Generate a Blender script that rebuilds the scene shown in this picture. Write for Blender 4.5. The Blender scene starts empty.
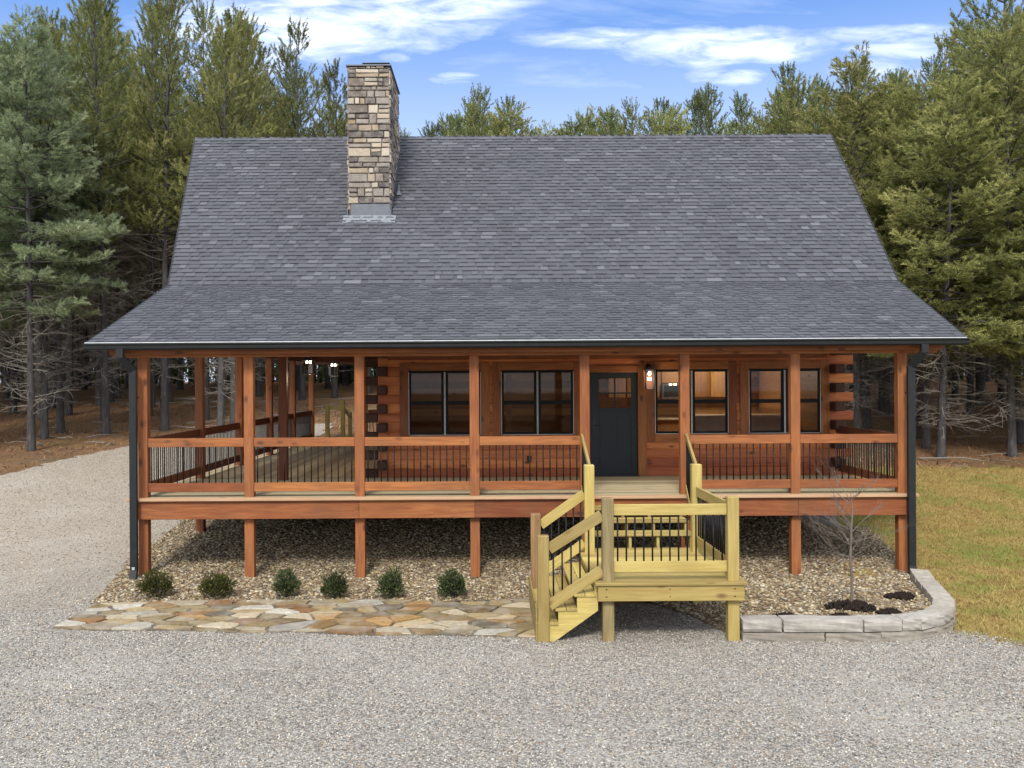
import bpy, math, random
import numpy as np
from mathutils import Vector, Matrix

random.seed(7)
RNG = np.random.default_rng(7)
scene = bpy.context.scene
COL = scene.collection
R = math.radians
CAMZ = 3.15                     # eye height; the gravel court is z = 0, y is the distance from the photographer


def sm(a, b, x):
    t = np.clip((np.asarray(x, float) - a) / (b - a), 0, 1)
    return t * t * (3 - 2 * t)


# ------------------------------------------------------------------ mesh builder
BOXF = np.array([(0, 3, 2, 1), (4, 5, 6, 7), (0, 1, 5, 4), (1, 2, 6, 5), (2, 3, 7, 6), (3, 0, 4, 7)])
UNIT = np.array([(-1, -1, -1), (1, -1, -1), (1, 1, -1), (-1, 1, -1), (-1, -1, 1), (1, -1, 1), (1, 1, 1), (-1, 1, 1)], float) * .5


class MB:
    """collects boxes, bars, tubes and polygons; build() links them as one mesh object"""

    def __init__(self):
        self.v, self.f, self.g, self.t, self.c = [], [], [], [], []
        self.n = 0

    def add(self, verts, faces, g=None, tone=None, col=None):
        verts = np.asarray(verts, float)
        k = len(verts)
        self.v.append(verts)
        self.f.extend([tuple(int(i) + self.n for i in f) for f in faces])
        self.g.append(verts if g is None else np.asarray(g, float))
        self.t.append(np.full(k, random.random() if tone is None else tone))
        self.c.append(np.tile(np.array((.5, .5, .5) if col is None else col, float), (k, 1)))
        self.n += k

    def obox(self, center, dims, rot=None, tone=None, col=None):
        loc = UNIT * np.array(dims)
        v = loc.copy()
        if rot is not None:
            v = v @ np.array(rot).T
        v = v + np.array(center)
        ax = int(np.argmax(dims))
        o = [ax] + [i for i in range(3) if i != ax]
        off = np.array([random.uniform(0, 60), random.uniform(0, 60), random.uniform(0, 60)])
        self.add(v, BOXF, loc[:, o] + off, tone, col)

    def box(self, x0, x1, y0, y1, z0, z1, tone=None, col=None):
        self.obox(((x0 + x1) / 2, (y0 + y1) / 2, (z0 + z1) / 2), (abs(x1 - x0), abs(y1 - y0), abs(z1 - z0)), None, tone, col)

    def bar(self, p0, p1, w, h, up=(0, 0, 1), tone=None, col=None):
        p0, p1 = Vector(p0), Vector(p1)
        a = (p1 - p0).normalized()
        s = a.cross(Vector(up)).normalized()
        u = s.cross(a)
        rot = Matrix((a, s, u)).transposed()
        self.obox((p0 + p1) / 2, ((p1 - p0).length, w, h), rot, tone, col)

    def tube(self, pts, rad, n=8, tone=None, col=None, caps=True):
        pts = [np.asarray(p, float) for p in pts]
        m = len(pts)
        rad = np.broadcast_to(np.asarray(rad, float), (m,))
        V, G = [], []
        ref = np.array([0.13, 0.97, 0.2])
        L = 0
        for i in range(m):
            d = pts[min(i + 1, m - 1)] - pts[max(i - 1, 0)]
            d = d / (np.linalg.norm(d) + 1e-9)
            if i:
                L += np.linalg.norm(pts[i] - pts[i - 1])
            rr = ref if abs(d @ ref) < .95 else np.array([1., 0, 0])
            a = np.cross(d, rr); a /= np.linalg.norm(a)
            b = np.cross(d, a)
            for k in range(n):
                th = 2 * math.pi * k / n
                q = a * math.cos(th) + b * math.sin(th)
                V.append(pts[i] + q * rad[i]); G.append((L, q[0] * rad[i] * 1, q[1] * rad[i] + q[2] * rad[i]))
        F = []
        for i in range(m - 1):
            for k in range(n):
                k2 = (k + 1) % n
                F.append((i * n + k, i * n + k2, (i + 1) * n + k2, (i + 1) * n + k))
        if caps:
            F.append(tuple(range(n))[::-1]); F.append(tuple((m - 1) * n + k for k in range(n)))
        self.add(V, F, G, tone, col)

    def build(self, name, mat, root=None, parent=None, bevel=0, smooth=False):
        me = bpy.data.meshes.new(name)
        V = np.concatenate(self.v) if self.v else np.zeros((0, 3))
        me.from_pydata(V.tolist(), [], self.f)
        for nm, dt, arr, key in (('gco', 'FLOAT_VECTOR', np.concatenate(self.g), 'vector'), ('tone', 'FLOAT', np.concatenate(self.t), 'value')):
            a = me.attributes.new(nm, dt, 'POINT'); a.data.foreach_set(key, arr.astype(np.float32).ravel())
        C = np.concatenate(self.c)
        a = me.attributes.new('col', 'FLOAT_COLOR', 'POINT')
        a.data.foreach_set('color', np.hstack([C, np.ones((len(C), 1))]).astype(np.float32).ravel())
        if smooth:
            me.polygons.foreach_set('use_smooth', [True] * len(me.polygons))
        me.materials.append(mat)
        return link(name, me, parent, bevel)


def link(name, me, parent=None, bevel=0):
    o = bpy.data.objects.new(name, me); COL.objects.link(o)
    if parent is not None:
        o.parent = parent
        L = parent.location if parent.parent is None else Vector((0, 0, 0))    # parts sit in world coordinates
        o.matrix_parent_inverse = Matrix.Translation(-L)
    if bevel:
        b = o.modifiers.new('edge', 'BEVEL'); b.width = bevel; b.segments = 1; b.limit_method = 'ANGLE'; b.angle_limit = R(40)
    return o


def raw_mesh(name, V, F, mat, attrs=None, smooth=False):
    """fast mesh from numpy arrays, all faces with the same number of corners"""
    V = np.asarray(V, np.float32); F = np.asarray(F, np.int32)
    me = bpy.data.meshes.new(name)
    k = F.shape[1]
    me.vertices.add(len(V)); me.vertices.foreach_set('co', V.ravel())
    me.loops.add(F.size); me.loops.foreach_set('vertex_index', F.ravel())
    me.polygons.add(len(F)); me.polygons.foreach_set('loop_start', np.arange(0, F.size, k, dtype=np.int32))
    me.polygons.foreach_set('loop_total', np.full(len(F), k, np.int32))
    if smooth:
        me.polygons.foreach_set('use_smooth', np.ones(len(F), bool))
    me.update(calc_edges=True)
    for nm, arr in (attrs or {}).items():
        arr = np.asarray(arr, np.float32)
        if arr.ndim == 1:
            a = me.attributes.new(nm, 'FLOAT', 'POINT'); a.data.foreach_set('value', arr)
        else:
            a = me.attributes.new(nm, 'FLOAT_COLOR', 'POINT')
            a.data.foreach_set('color', np.hstack([arr, np.ones((len(arr), 1), np.float32)]).ravel())
    me.materials.append(mat)
    return me


def tag(o, label=None, cat=None, group=None, kind=None):
    if label: o['label'] = label
    if cat: o['category'] = cat
    if group: o['group'] = group
    if kind: o['kind'] = kind
    return o


def thing(name, loc, label, cat, group=None):
    o = bpy.data.objects.new(name, None); COL.objects.link(o)
    o.location = loc; o.empty_display_size = .2
    return tag(o, label, cat, group)


# ------------------------------------------------------------------ materials
class NT:
    def __init__(self, name):
        self.m = bpy.data.materials.new(name); self.m.use_nodes = True
        self.t = self.m.node_tree; self.t.nodes.clear()
        self.out = self.n('ShaderNodeOutputMaterial')

    def n(self, typ, **kw):
        nd = self.t.nodes.new(typ)
        for k, v in kw.items():
            if k.startswith('i_'):
                nd.inputs[int(k[2:]) if k[2:].isdigit() else k[2:].replace('_', ' ')].default_value = v
            else:
                setattr(nd, k, v)
        return nd

    def l(self, a, b):
        self.t.links.new(a, b)

    def val(self, x, sock):
        if hasattr(x, 'is_output'): self.l(x, sock)
        else: sock.default_value = x

    def math(self, op, a, b=0.0, c=None, clamp=False):
        nd = self.n('ShaderNodeMath', operation=op, use_clamp=clamp)
        self.val(a, nd.inputs[0]); self.val(b, nd.inputs[1])
        if c is not None: self.val(c, nd.inputs[2])
        return nd.outputs[0]

    def mix(self, fac, a, b, mode='MIX'):
        nd = self.n('ShaderNodeMix', data_type='RGBA', blend_type=mode, clamp_factor=True)
        self.val(fac, nd.inputs[0])
        for x, s in ((a, nd.inputs[6]), (b, nd.inputs[7])):
            if hasattr(x, 'is_output'): self.l(x, s)
            else: s.default_value = (*x, 1) if len(x) == 3 else x
        return nd.outputs[2]

    def ramp(self, fac, stops, interp='LINEAR'):
        nd = self.n('ShaderNodeValToRGB'); nd.color_ramp.interpolation = interp
        els = nd.color_ramp.elements
        while len(els) < len(stops): els.new(.5)
        for e, (p, c) in zip(els, stops):
            e.position = p; e.color = (*c, 1) if not isinstance(c, (int, float)) else (c, c, c, 1)
        self.l(fac, nd.inputs[0])
        return nd.outputs[0]

    def rng(self, x, a, b, c=0., d=1.):
        nd = self.n('ShaderNodeMapRange', clamp=True)
        self.val(x, nd.inputs[0])
        for i, v in enumerate((a, b, c, d)): nd.inputs[i + 1].default_value = v
        return nd.outputs[0]

    def noise(self, vec, scale, detail=4, rough=.55, dist=0.):
        nd = self.n('ShaderNodeTexNoise')
        nd.inputs['Scale'].default_value = scale; nd.inputs['Detail'].default_value = detail
        nd.inputs['Roughness'].default_value = rough; nd.inputs['Distortion'].default_value = dist
        if vec is not None: self.l(vec, nd.inputs['Vector'])
        return nd.outputs[0]

    def vor(self, vec, scale, feature='F1', out='Distance', rnd=1.):
        nd = self.n('ShaderNodeTexVoronoi', feature=feature)
        nd.inputs['Scale'].default_value = scale; nd.inputs['Randomness'].default_value = rnd
        if vec is not None: self.l(vec, nd.inputs['Vector'])
        return nd.outputs[out]

    def map(self, vec, scale=(1, 1, 1), rot=(0, 0, 0), loc=(0, 0, 0)):
        nd = self.n('ShaderNodeMapping')
        nd.inputs['Scale'].default_value = scale; nd.inputs['Rotation'].default_value = rot; nd.inputs['Location'].default_value = loc
        self.l(vec, nd.inputs['Vector'])
        return nd.outputs[0]

    def attr(self, name, out='Vector'):
        return self.n('ShaderNodeAttribute', attribute_name=name).outputs[out]

    def pos(self):
        return self.n('ShaderNodeNewGeometry').outputs['Position']

    def sep(self, vec, i):
        nd = self.n('ShaderNodeSeparateXYZ'); self.l(vec, nd.inputs[0]); return nd.outputs[i]

    def bump(self, h, strength=.5, dist=.01, normal=None):
        nd = self.n('ShaderNodeBump'); nd.inputs['Strength'].default_value = strength; nd.inputs['Distance'].default_value = dist
        self.l(h, nd.inputs['Height'])
        if normal is not None: self.l(normal, nd.inputs['Normal'])
        return nd.outputs[0]

    def pbr(self, col, rough=.8, bump=None, metal=0., spec=.3):
        p = self.n('ShaderNodeBsdfPrincipled')
        if hasattr(col, 'is_output'): self.l(col, p.inputs['Base Color'])
        else: p.inputs['Base Color'].default_value = (*col, 1)
        self.val(rough, p.inputs['Roughness'])
        p.inputs['Metallic'].default_value = metal
        p.inputs['Specular IOR Level'].default_value = spec
        if bump is not None: self.l(bump, p.inputs['Normal'])
        self.l(p.outputs[0], self.out.inputs[0])
        self.p = p
        return self.m


def wood(name, a, b, c, knot, rough=.6, spec=.25, streak=1.0, weather=None):
    """grain runs along the first axis of the gco attribute of each board"""
    t = NT(name); g = t.attr('gco'); tone = t.attr('tone', 'Fac')
    f1 = t.noise(t.map(g, (1.1, 14, 14)), 1.6, 5, .6, .6)
    f2 = t.noise(t.map(g, (2.2, 60, 60)), 1.5, 3, .6)
    big = t.noise(t.map(g, (.6, 2, 2)), 1.2, 2)
    col = t.mix(t.rng(f1, .38, .62), a, b)
    col = t.mix(t.math('MULTIPLY', t.rng(f2, .45, .75), .45 * streak), col, c)
    col = t.mix(t.math('MULTIPLY', t.rng(big, .5, .75), .5), col, c)
    kvec = t.map(g, (2.6, 5.2, 5.2)); kv = t.vor(kvec, 1.15); kc = t.sep(t.vor(kvec, 1.15, out='Color'), 0)
    kn = t.math('MULTIPLY', t.math('SUBTRACT', 1., t.rng(kv, .09, .27)), t.rng(kc, .58, .66))
    col = t.mix(t.math('MULTIPLY', kn, .8), col, knot)
    hs = t.n('ShaderNodeHueSaturation'); t.l(col, hs.inputs['Color'])
    t.l(t.rng(tone, 0, 1, .64, 1.30), hs.inputs['Value'])
    t.l(t.rng(tone, 0, 1, .492, .508), hs.inputs['Hue'])
    colr = hs.outputs[0]
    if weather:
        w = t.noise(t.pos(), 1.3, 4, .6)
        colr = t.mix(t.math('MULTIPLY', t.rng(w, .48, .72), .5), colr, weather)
    return t.pbr(colr, rough, t.bump(t.math('ADD', f1, f2), .25, .004), spec=spec)


M = {}
M['stain'] = wood('cedar_stained_timber', (.222, .073, .026), (.32, .117, .040), (.14, .044, .018), (.045, .017, .010), weather=(.155, .073, .034))  # patchy wear; its brown also stands in for shade on the lower posts
M['log'] = wood('stained_log', (.45, .138, .05), (.58, .20, .074), (.28, .08, .032), (.045, .015, .01))
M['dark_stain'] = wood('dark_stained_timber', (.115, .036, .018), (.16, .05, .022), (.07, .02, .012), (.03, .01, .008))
M['log_end'] = wood('dark_log_end', (.05, .022, .014), (.085, .034, .02), (.03, .014, .01), (.015, .008, .006))  # log stubs much darker than the wall logs
M['yellow'] = wood('pressure_treated_pine', (.315, .235, .072), (.405, .312, .113), (.25, .17, .048), (.15, .08, .026), weather=(.29, .225, .085))
M['old_yellow'] = wood('weathered_treated_pine', (.145, .103, .046), (.23, .178, .085), (.09, .062, .032), (.075, .042, .02), weather=(.16, .14, .075))
M['brown_pine'] = wood('brown_treated_pine', (.225, .13, .06), (.29, .18, .088), (.15, .085, .04), (.08, .035, .018))
M['deck'] = wood('treated_deck_boards', (.41, .345, .215), (.50, .425, .27), (.32, .255, .145), (.18, .12, .06), weather=(.33, .30, .2))
M['nosing'] = wood('deck_edge_board', (.40, .25, .15), (.46, .30, .185), (.32, .18, .10), (.2, .1, .05))
M['pine_in'] = wood('interior_pine_panelling', (.38, .20, .085), (.46, .26, .11), (.28, .13, .05), (.12, .05, .02), .45)


def plain(name, col, rough=.5, metal=0., spec=.4, nz=.12, scale=8):
    t = NT(name); f = t.noise(t.pos(), scale, 5)
    c = t.mix(t.rng(f, .3, .7), tuple(x * (1 - nz) for x in col), tuple(min(1, x * (1 + nz)) for x in col))
    return t.pbr(c, t.rng(f, .3, .7, rough * .85, min(1, rough * 1.12)), None, metal, spec)


M['black_metal'] = plain('black_painted_aluminium', (.014, .017, .019), .38)
M['gutter'] = plain('black_gutter_metal', (.011, .013, .014), .5, 0, .3)
M['gutter_lip'] = plain('pale_drip_edge_metal', (.62, .64, .66), .35, .6)
M['baluster'] = plain('black_baluster_metal', (.008, .008, .009), .6, 0, .25)
M['door'] = plain('slate_painted_door', (.014, .021, .026), .5, 0, .3, .08)
M['frame'] = plain('black_window_vinyl', (.006, .0065, .007), .6, 0, .2)
M['white'] = plain('white_vinyl_liner', (.72, .72, .70), .5)
M['concrete'] = plain('foundation_block', (.16, .15, .14), .9)
M['galv'] = plain('lead_grey_flashing', (.12, .13, .15), .5, .5)
M['pale_flash'] = plain('pale_worn_flashing', (.20, .215, .235), .6, .3, .4, .3, 20)
M['mortar'] = plain('dark_mortar', (.09, .08, .07), .95)
M['stone_counter'] = plain('cream_counter', (.62, .56, .45), .35)
M['steel'] = plain('brushed_steel', (.35, .35, .35), .3, .9)
M['ceiling'] = plain('ceiling_boards', (.36, .17, .07), .6)


def emit(name, col, s):
    t = NT(name); e = t.n('ShaderNodeEmission'); e.inputs[0].default_value = (*col, 1); e.inputs[1].default_value = s
    t.l(e.outputs[0], t.out.inputs[0]); return t.m


M['bulb'] = emit('lit_bulb', (1, .86, .62), 14)
M['mlamp'] = emit('lit_range_lamp', (1, .75, .4), 9)


def glass(name, tint=(.9, .93, .95), refl=1.0):
    t = NT(name)
    tr = t.n('ShaderNodeBsdfTransparent'); tr.inputs[0].default_value = (*tint, 1)
    gl = t.n('ShaderNodeBsdfGlossy'); gl.inputs['Roughness'].default_value = .02
    fr = t.n('ShaderNodeFresnel'); fr.inputs[0].default_value = 1.5
    mx = t.n('ShaderNodeMixShader')
    t.l(t.math('MULTIPLY', fr.outputs[0], 1.6 * refl, clamp=True), mx.inputs[0]); t.l(tr.outputs[0], mx.inputs[1]); t.l(gl.outputs[0], mx.inputs[2])
    t.l(mx.outputs[0], t.out.inputs[0]); return t.m


M['glass'] = glass('window_glass', (.78, .80, .80), .28)
M['lantern_glass'] = glass('lantern_glass', (.85, .85, .8), .6)


def shingle_mat():
    t = NT('charcoal_asphalt_shingle'); tone = t.attr('tone', 'Fac'); p = t.pos()
    gr = t.noise(p, 160, 2, .7); pa = t.noise(p, .55, 4); st = t.noise(t.map(p, (1.2, .25, .25)), 1.4, 4)
    c = t.ramp(tone, [(0., (.037, .039, .046)), (.45, (.062, .065, .075)), (.8, (.085, .0885, .101)), (.93, (.104, .108, .121)), (1., (.132, .136, .15))])
    c = t.mix(t.rng(gr, .3, .7), t.mix(.35, c, (.03, .032, .04)), t.mix(.12, c, (.35, .36, .4)))
    c = t.mix(t.math('MULTIPLY', t.rng(pa, .4, .7), .3), c, (.10, .104, .118))
    c = t.mix(t.math('MULTIPLY', t.rng(st, .52, .74), .3), c, (.055, .058, .066))
    return t.pbr(c, .88, t.bump(gr, .35, .004), spec=.25)


M['shingle'] = shingle_mat()


def stone_mat(name, rough=.9, s=40, bs=.6):
    t = NT(name); p = t.pos(); c = t.attr('col', 'Color')
    n = t.noise(p, s, 5, .65); n2 = t.noise(p, s * .22, 4)
    c2 = t.mix(t.rng(n, .3, .7), t.mix(.5 if bs > .4 else .3, c, (.03, .027, .024)), c)
    c2 = t.mix(t.math('MULTIPLY', t.rng(n2, .45, .7), .35), c2, (.42, .39, .33))
    return t.pbr(c2, rough, t.bump(n, bs, .012), spec=.2)


M['ledge'] = stone_mat('ledgestone_veneer')
M['flag'] = stone_mat('flagstone', .8, 16)
M['block'] = stone_mat('split_face_block', .9, 13, .30)


def loose(name, mul=1.):
    t = NT(name); c = t.attr('col', 'Color'); n = t.noise(t.pos(), 70, 3)
    c = t.mix(t.rng(n, .3, .7), t.mix(.3, c, (.05, .045, .04)), c)
    return t.pbr(c, .85, spec=.25)


M['pebble'] = loose('loose_stone')


def gravel_mat():
    t = NT('crushed_gravel'); p = t.pos(); x = t.sep(p, 0); y = t.sep(p, 1)
    v1 = t.vor(p, 46, out='Color'); d1 = t.vor(p, 46); v2 = t.vor(p, 85, out='Color')
    r = t.sep(v1, 0); g = t.sep(v1, 1); r2 = t.sep(v2, 0)
    st = t.ramp(r, [(0, (.135, .125, .11)), (.35, (.29, .272, .24)), (.7, (.425, .40, .348)), (1, (.58, .545, .475))])
    st = t.mix(t.math('MULTIPLY', t.rng(g, .7, .9), .6), st, (.32, .22, .14))
    st = t.mix(t.math('MULTIPLY', r2, .3), st, (.14, .14, .145))
    st = t.mix(t.rng(d1, .35, .75), st, t.mix(.5, st, (.07, .066, .06)))
    big = t.noise(p, .35, 4); mid = t.noise(p, 1.6, 4)
    old = t.math('ADD', t.math('MULTIPLY_ADD', y, 1., t.math('MULTIPLY', x, -.35)), t.math('MULTIPLY', big, 7.))
    warm = t.rng(old, 18.5, 23.5)
    st = t.mix(t.math('MULTIPLY', warm, .5), st, (.43, .375, .30))
    st = t.mix(t.math('MULTIPLY', t.rng(mid, .5, .7), .28), st, (.27, .255, .23))
    st = t.mix(t.math('MULTIPLY', t.rng(big, .5, .66), .22), st, (.52, .50, .455))
    return t.pbr(st, .92, t.bump(t.math('SUBTRACT', 1., d1), .9, .018), spec=.2)


M['gravel'] = gravel_mat()


def bed_mat():
    t = NT('stone_mulch_bed'); p = t.pos()
    v = t.vor(p, 22, out='Color'); d = t.vor(p, 22)
    c = t.ramp(t.sep(v, 0), [(0, (.13, .092, .055)), (.5, (.31, .235, .15)), (1, (.50, .42, .31))])
    c = t.mix(t.rng(d, .3, .7), c, t.mix(.7, c, (.03, .025, .02)))
    n = t.noise(p, 1.1, 3)
    c = t.mix(t.math('MULTIPLY', t.rng(n, .45, .7), .4), c, (.11, .08, .055))
    return t.pbr(c, .95, t.bump(t.math('SUBTRACT', 1., d), 1., .03), spec=.15)


M['bed'] = bed_mat()


def floor_mat():
    t = NT('pine_straw_forest_floor'); p = t.pos()
    n = t.noise(p, .5, 6, .65); f = t.noise(t.map(p, (9, 26, 9), (0, 0, .5)), 1., 4, .7, 1.5); f2 = t.noise(t.map(p, (30, 8, 8), (0, 0, -.4)), 1., 3, .7, 1.)
    c = t.mix(t.rng(f, .3, .7), (.145, .077, .042), (.31, .175, .09))
    c = t.mix(t.math('MULTIPLY', t.rng(f2, .5, .72), .6), c, (.34, .225, .13))
    c = t.mix(t.math('MULTIPLY', t.rng(n, .5, .68), .6), c, (.12, .075, .046))
    n3 = t.noise(p, .23, 3)
    c = t.mix(t.math('MULTIPLY', t.rng(n3, .55, .7), .35), c, (.16, .15, .045))
    return t.pbr(c, .97, t.bump(t.math('ADD', f, f2), .8, .05), spec=.1)


M['floor'] = floor_mat()


def lawn_mat():
    t = NT('dormant_lawn'); p = t.pos()
    n = t.noise(p, .75, 5, .6); f = t.noise(t.map(p, (10, 24, 10)), 1., 4, .7, 1.); g = t.noise(p, 2.6, 4)
    c = t.mix(t.rng(f, .3, .7), (.21, .155, .05), (.33, .245, .082))
    c = t.mix(t.math('MULTIPLY', t.rng(n, .48, .62), .8), c, (.165, .18, .042))
    c = t.mix(t.math('MULTIPLY', t.rng(g, .5, .68), .7), c, (.20, .115, .045))
    return t.pbr(c, .97, t.bump(f, .8, .04), spec=.1)


M['lawn'] = lawn_mat()


def blade_mat():
    t = NT('grass_blades'); tone = t.attr('tone', 'Fac'); p = t.pos(); n = t.noise(p, .75, 5, .6)
    c = t.ramp(tone, [(0, (.15, .10, .03)), (.5, (.30, .225, .075)), (1, (.40, .31, .13))])
    c = t.mix(t.math('MULTIPLY', t.rng(n, .48, .62), .8), c, (.175, .20, .045))
    g = t.noise(p, 2.6, 4); c = t.mix(t.math('MULTIPLY', t.rng(g, .5, .68), .6), c, (.24, .15, .055))
    return t.pbr(c, .9, spec=.15)


M['blade'] = blade_mat()


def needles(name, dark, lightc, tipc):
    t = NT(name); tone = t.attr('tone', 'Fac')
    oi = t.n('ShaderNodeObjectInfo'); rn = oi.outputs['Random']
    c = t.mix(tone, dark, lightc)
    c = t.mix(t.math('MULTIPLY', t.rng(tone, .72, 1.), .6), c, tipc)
    hs = t.n('ShaderNodeHueSaturation'); t.l(c, hs.inputs['Color'])
    t.l(t.rng(rn, 0, 1, .488, .512), hs.inputs['Hue']); t.l(t.rng(t.math('FRACT', t.math('MULTIPLY', rn, 7.3)), 0, 1, .8, 1.3), hs.inputs['Value'])
    d = t.n('ShaderNodeBsdfDiffuse'); tr = t.n('ShaderNodeBsdfTranslucent'); mx = t.n('ShaderNodeMixShader'); mx.inputs[0].default_value = .42
    t.l(hs.outputs[0], d.inputs[0]); t.l(hs.outputs[0], tr.inputs[0]); t.l(d.outputs[0], mx.inputs[1]); t.l(tr.outputs[0], mx.inputs[2])
    t.l(mx.outputs[0], t.out.inputs[0]); return t.m


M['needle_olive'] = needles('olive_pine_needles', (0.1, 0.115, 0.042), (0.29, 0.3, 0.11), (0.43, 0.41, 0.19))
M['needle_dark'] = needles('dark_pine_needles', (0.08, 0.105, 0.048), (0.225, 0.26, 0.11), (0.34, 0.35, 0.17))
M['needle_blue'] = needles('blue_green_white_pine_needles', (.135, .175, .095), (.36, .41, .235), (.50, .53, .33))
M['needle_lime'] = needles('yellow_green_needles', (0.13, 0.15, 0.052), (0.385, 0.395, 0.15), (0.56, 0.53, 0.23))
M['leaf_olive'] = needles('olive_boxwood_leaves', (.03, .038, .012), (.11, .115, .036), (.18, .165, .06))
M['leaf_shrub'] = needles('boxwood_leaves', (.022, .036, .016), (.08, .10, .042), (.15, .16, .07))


def bark(name, a, b):
    t = NT(name); p = t.n('ShaderNodeTexCoord').outputs['Object']
    n = t.noise(t.map(p, (9, 9, 2.2)), 1.4, 5, .65, .5)
    rn = t.n('ShaderNodeObjectInfo').outputs['Random']
    c = t.mix(t.rng(n, .3, .7), a, b)
    c = t.mix(t.math('MULTIPLY', rn, .3), c, t.mix(.5, c, (.13, .12, .11)))
    return t.pbr(c, .95, t.bump(n, .8, .03), spec=.1)


M['bark'] = bark('pine_bark', (.033, .031, .031), (.098, .093, .092))
M['twig'] = bark('grey_dead_twigs', (.16, .145, .125), (.30, .275, .235))
M['sapling'] = bark('sapling_bark', (.10, .08, .068), (.20, .165, .14))
M['mulch'] = plain('dark_bark_mulch', (.018, .013, .010), .95, 0, .1, .5, 60)

# ------------------------------------------------------------------ terrain


GZ = -.065                      # the court lies a little below the datum


def G(x, y):
    t = np.maximum(0, np.asarray(y, float) - 15.5)
    a = np.minimum(t, 25) * .07
    b = np.where(t > 25, 1.4 * (1 - np.exp(-np.maximum(t - 25, 0) / 20)), 0)
    return a + b + GZ * (1 - sm(16, 24, y))


def BED(x, y):
    x = np.asarray(x, float); y = np.asarray(y, float)
    m = sm(-5.6, -3.2, x) * (1 - sm(5.2, 7.0, x))
    corner = sm(2.9, 3.5, x) * (1 - sm(13.6, 15.6, y)) * sm(11.2, 11.5, y) * (1 - sm(6.4, 7, x))
    return G(x, y) + .03 + m * .40 * sm(15.9, 18.6, y) + .14 * corner - .055 * sm(14.6, 15.3, y) * (1 - sm(15.9, 17, y)) * m


def axis(lo, a, b, hi, step):
    return np.unique(np.concatenate([np.linspace(lo, a, 14), np.arange(a, b + 1e-6, step), np.linspace(b, hi, 14)]))


def sheet(name, xs, ys, zf, mat, inside=None, kind='structure'):
    X, Y = np.meshgrid(xs, ys)
    V = np.stack([X.ravel(), Y.ravel(), zf(X, Y).ravel()], 1)
    nx, ny = len(xs), len(ys)
    i, j = np.meshgrid(np.arange(nx - 1), np.arange(ny - 1))
    a = (j * nx + i).ravel()
    F = np.stack([a, a + 1, a + 1 + nx, a + nx], 1)
    if inside is not None:
        c = V[F].mean(1)
        F = F[inside(c[:, 0], c[:, 1])]
        u, inv = np.unique(F, return_inverse=True)
        V = V[u]; F = inv.reshape(F.shape)
    o = link(name, raw_mesh(name, V, F, mat, smooth=True))
    o['kind'] = kind
    return o


def inpoly(px, py, poly):
    px = np.asarray(px); py = np.asarray(py)
    r = np.zeros(px.shape, bool)
    n = len(poly)
    for k in range(n):
        x0, y0 = poly[k]; x1, y1 = poly[(k + 1) % n]
        if y0 == y1: continue
        c = ((y0 > py) != (y1 > py)) & (px < (x1 - x0) * (py - y0) / (y1 - y0) + x0)
        r ^= c
    return r


def wob(x, y, s=1.):
    return (np.sin(x * 2.3 * s + 1.7 * np.sin(y * 1.1 * s)) + np.sin(y * 3.1 * s + 2. * np.sin(x * 1.7 * s)) + .6 * np.sin(7.1 * s * x + 4 * y) + .5 * np.sin(9.3 * y * s - 5 * x)) / 3.1


sheet('ground', axis(-700, -60, 60, 700, .5), axis(-200, -6, 80, 900, .5), lambda x, y: G(x, y) - .3 * sm(-5.4, -4.8, x) * (1 - sm(5.6, 6.2, x)) * sm(14, 14.6, y) * (1 - sm(26, 28, y)), M['floor'])

DRIVE = [(-40, -6), (40, -6), (40, 9.6), (12, 10.4), (8, 10.8), (6.5, 11.3), (6.0, 12.0), (5.4, 12.6), (3.1, 13.4), (-5.2, 14), (-6.0, 17),
         (-6.0, 36.8), (-9, 36.4), (-11.3, 32.4), (-11.9, 30.2), (-12.4, 28.6), (-12.7, 26.5), (-13.2, 24.0), (-15.5, 21.5), (-40, 17)]
sheet('gravel_driveway', np.arange(-40, 40.01, .16), np.arange(-6, 37.2, .16), lambda x, y: G(x, y) + .022, M['gravel'],
      lambda x, y: inpoly(x + .22 * wob(x, y), y + .22 * wob(y, x), DRIVE))
LAWN = [(5.3, 12.7), (5.9, 11.7), (6.5, 11.15), (8, 10.65), (12, 10.25), (40, 9.5), (40, 26), (24, 26.8), (15, 25.4), (11, 25.8), (7.0, 24.5), (5.8, 15)]
sheet('lawn', np.arange(5.5, 40.01, .16), np.arange(9, 27.5, .16), lambda x, y: G(x, y) + .012, M['lawn'],
      lambda x, y: inpoly(x + .35 * wob(x, y) * (y > 14) + .12 * wob(x, y), y + .25 * wob(y, x), LAWN))
BEDP = [(-5.8, 13.72), (.7, 13.72), (1.3, 13.95), (2.2, 13.7), (2.75, 12.6), (3.0, 11.72), (4.7, 11.68), (5.35, 11.9), (5.8, 12.3), (6.1, 12.95),
        (6.55, 14.5), (6.95, 15.4), (7.15, 16.7), (7.4, 18.75), (-2.2, 18.75), (-2.2, 25), (-6.1, 25), (-6.35, 20), (-6.3, 16.6)]
sheet('stone_bed', np.arange(-6.6, 7.7, .08), np.arange(11.4, 25.2, .08), BED, M['bed'],
      lambda x, y: inpoly(x + .10 * wob(x, y, 2) * (y > 13.8), y, BEDP))


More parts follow.
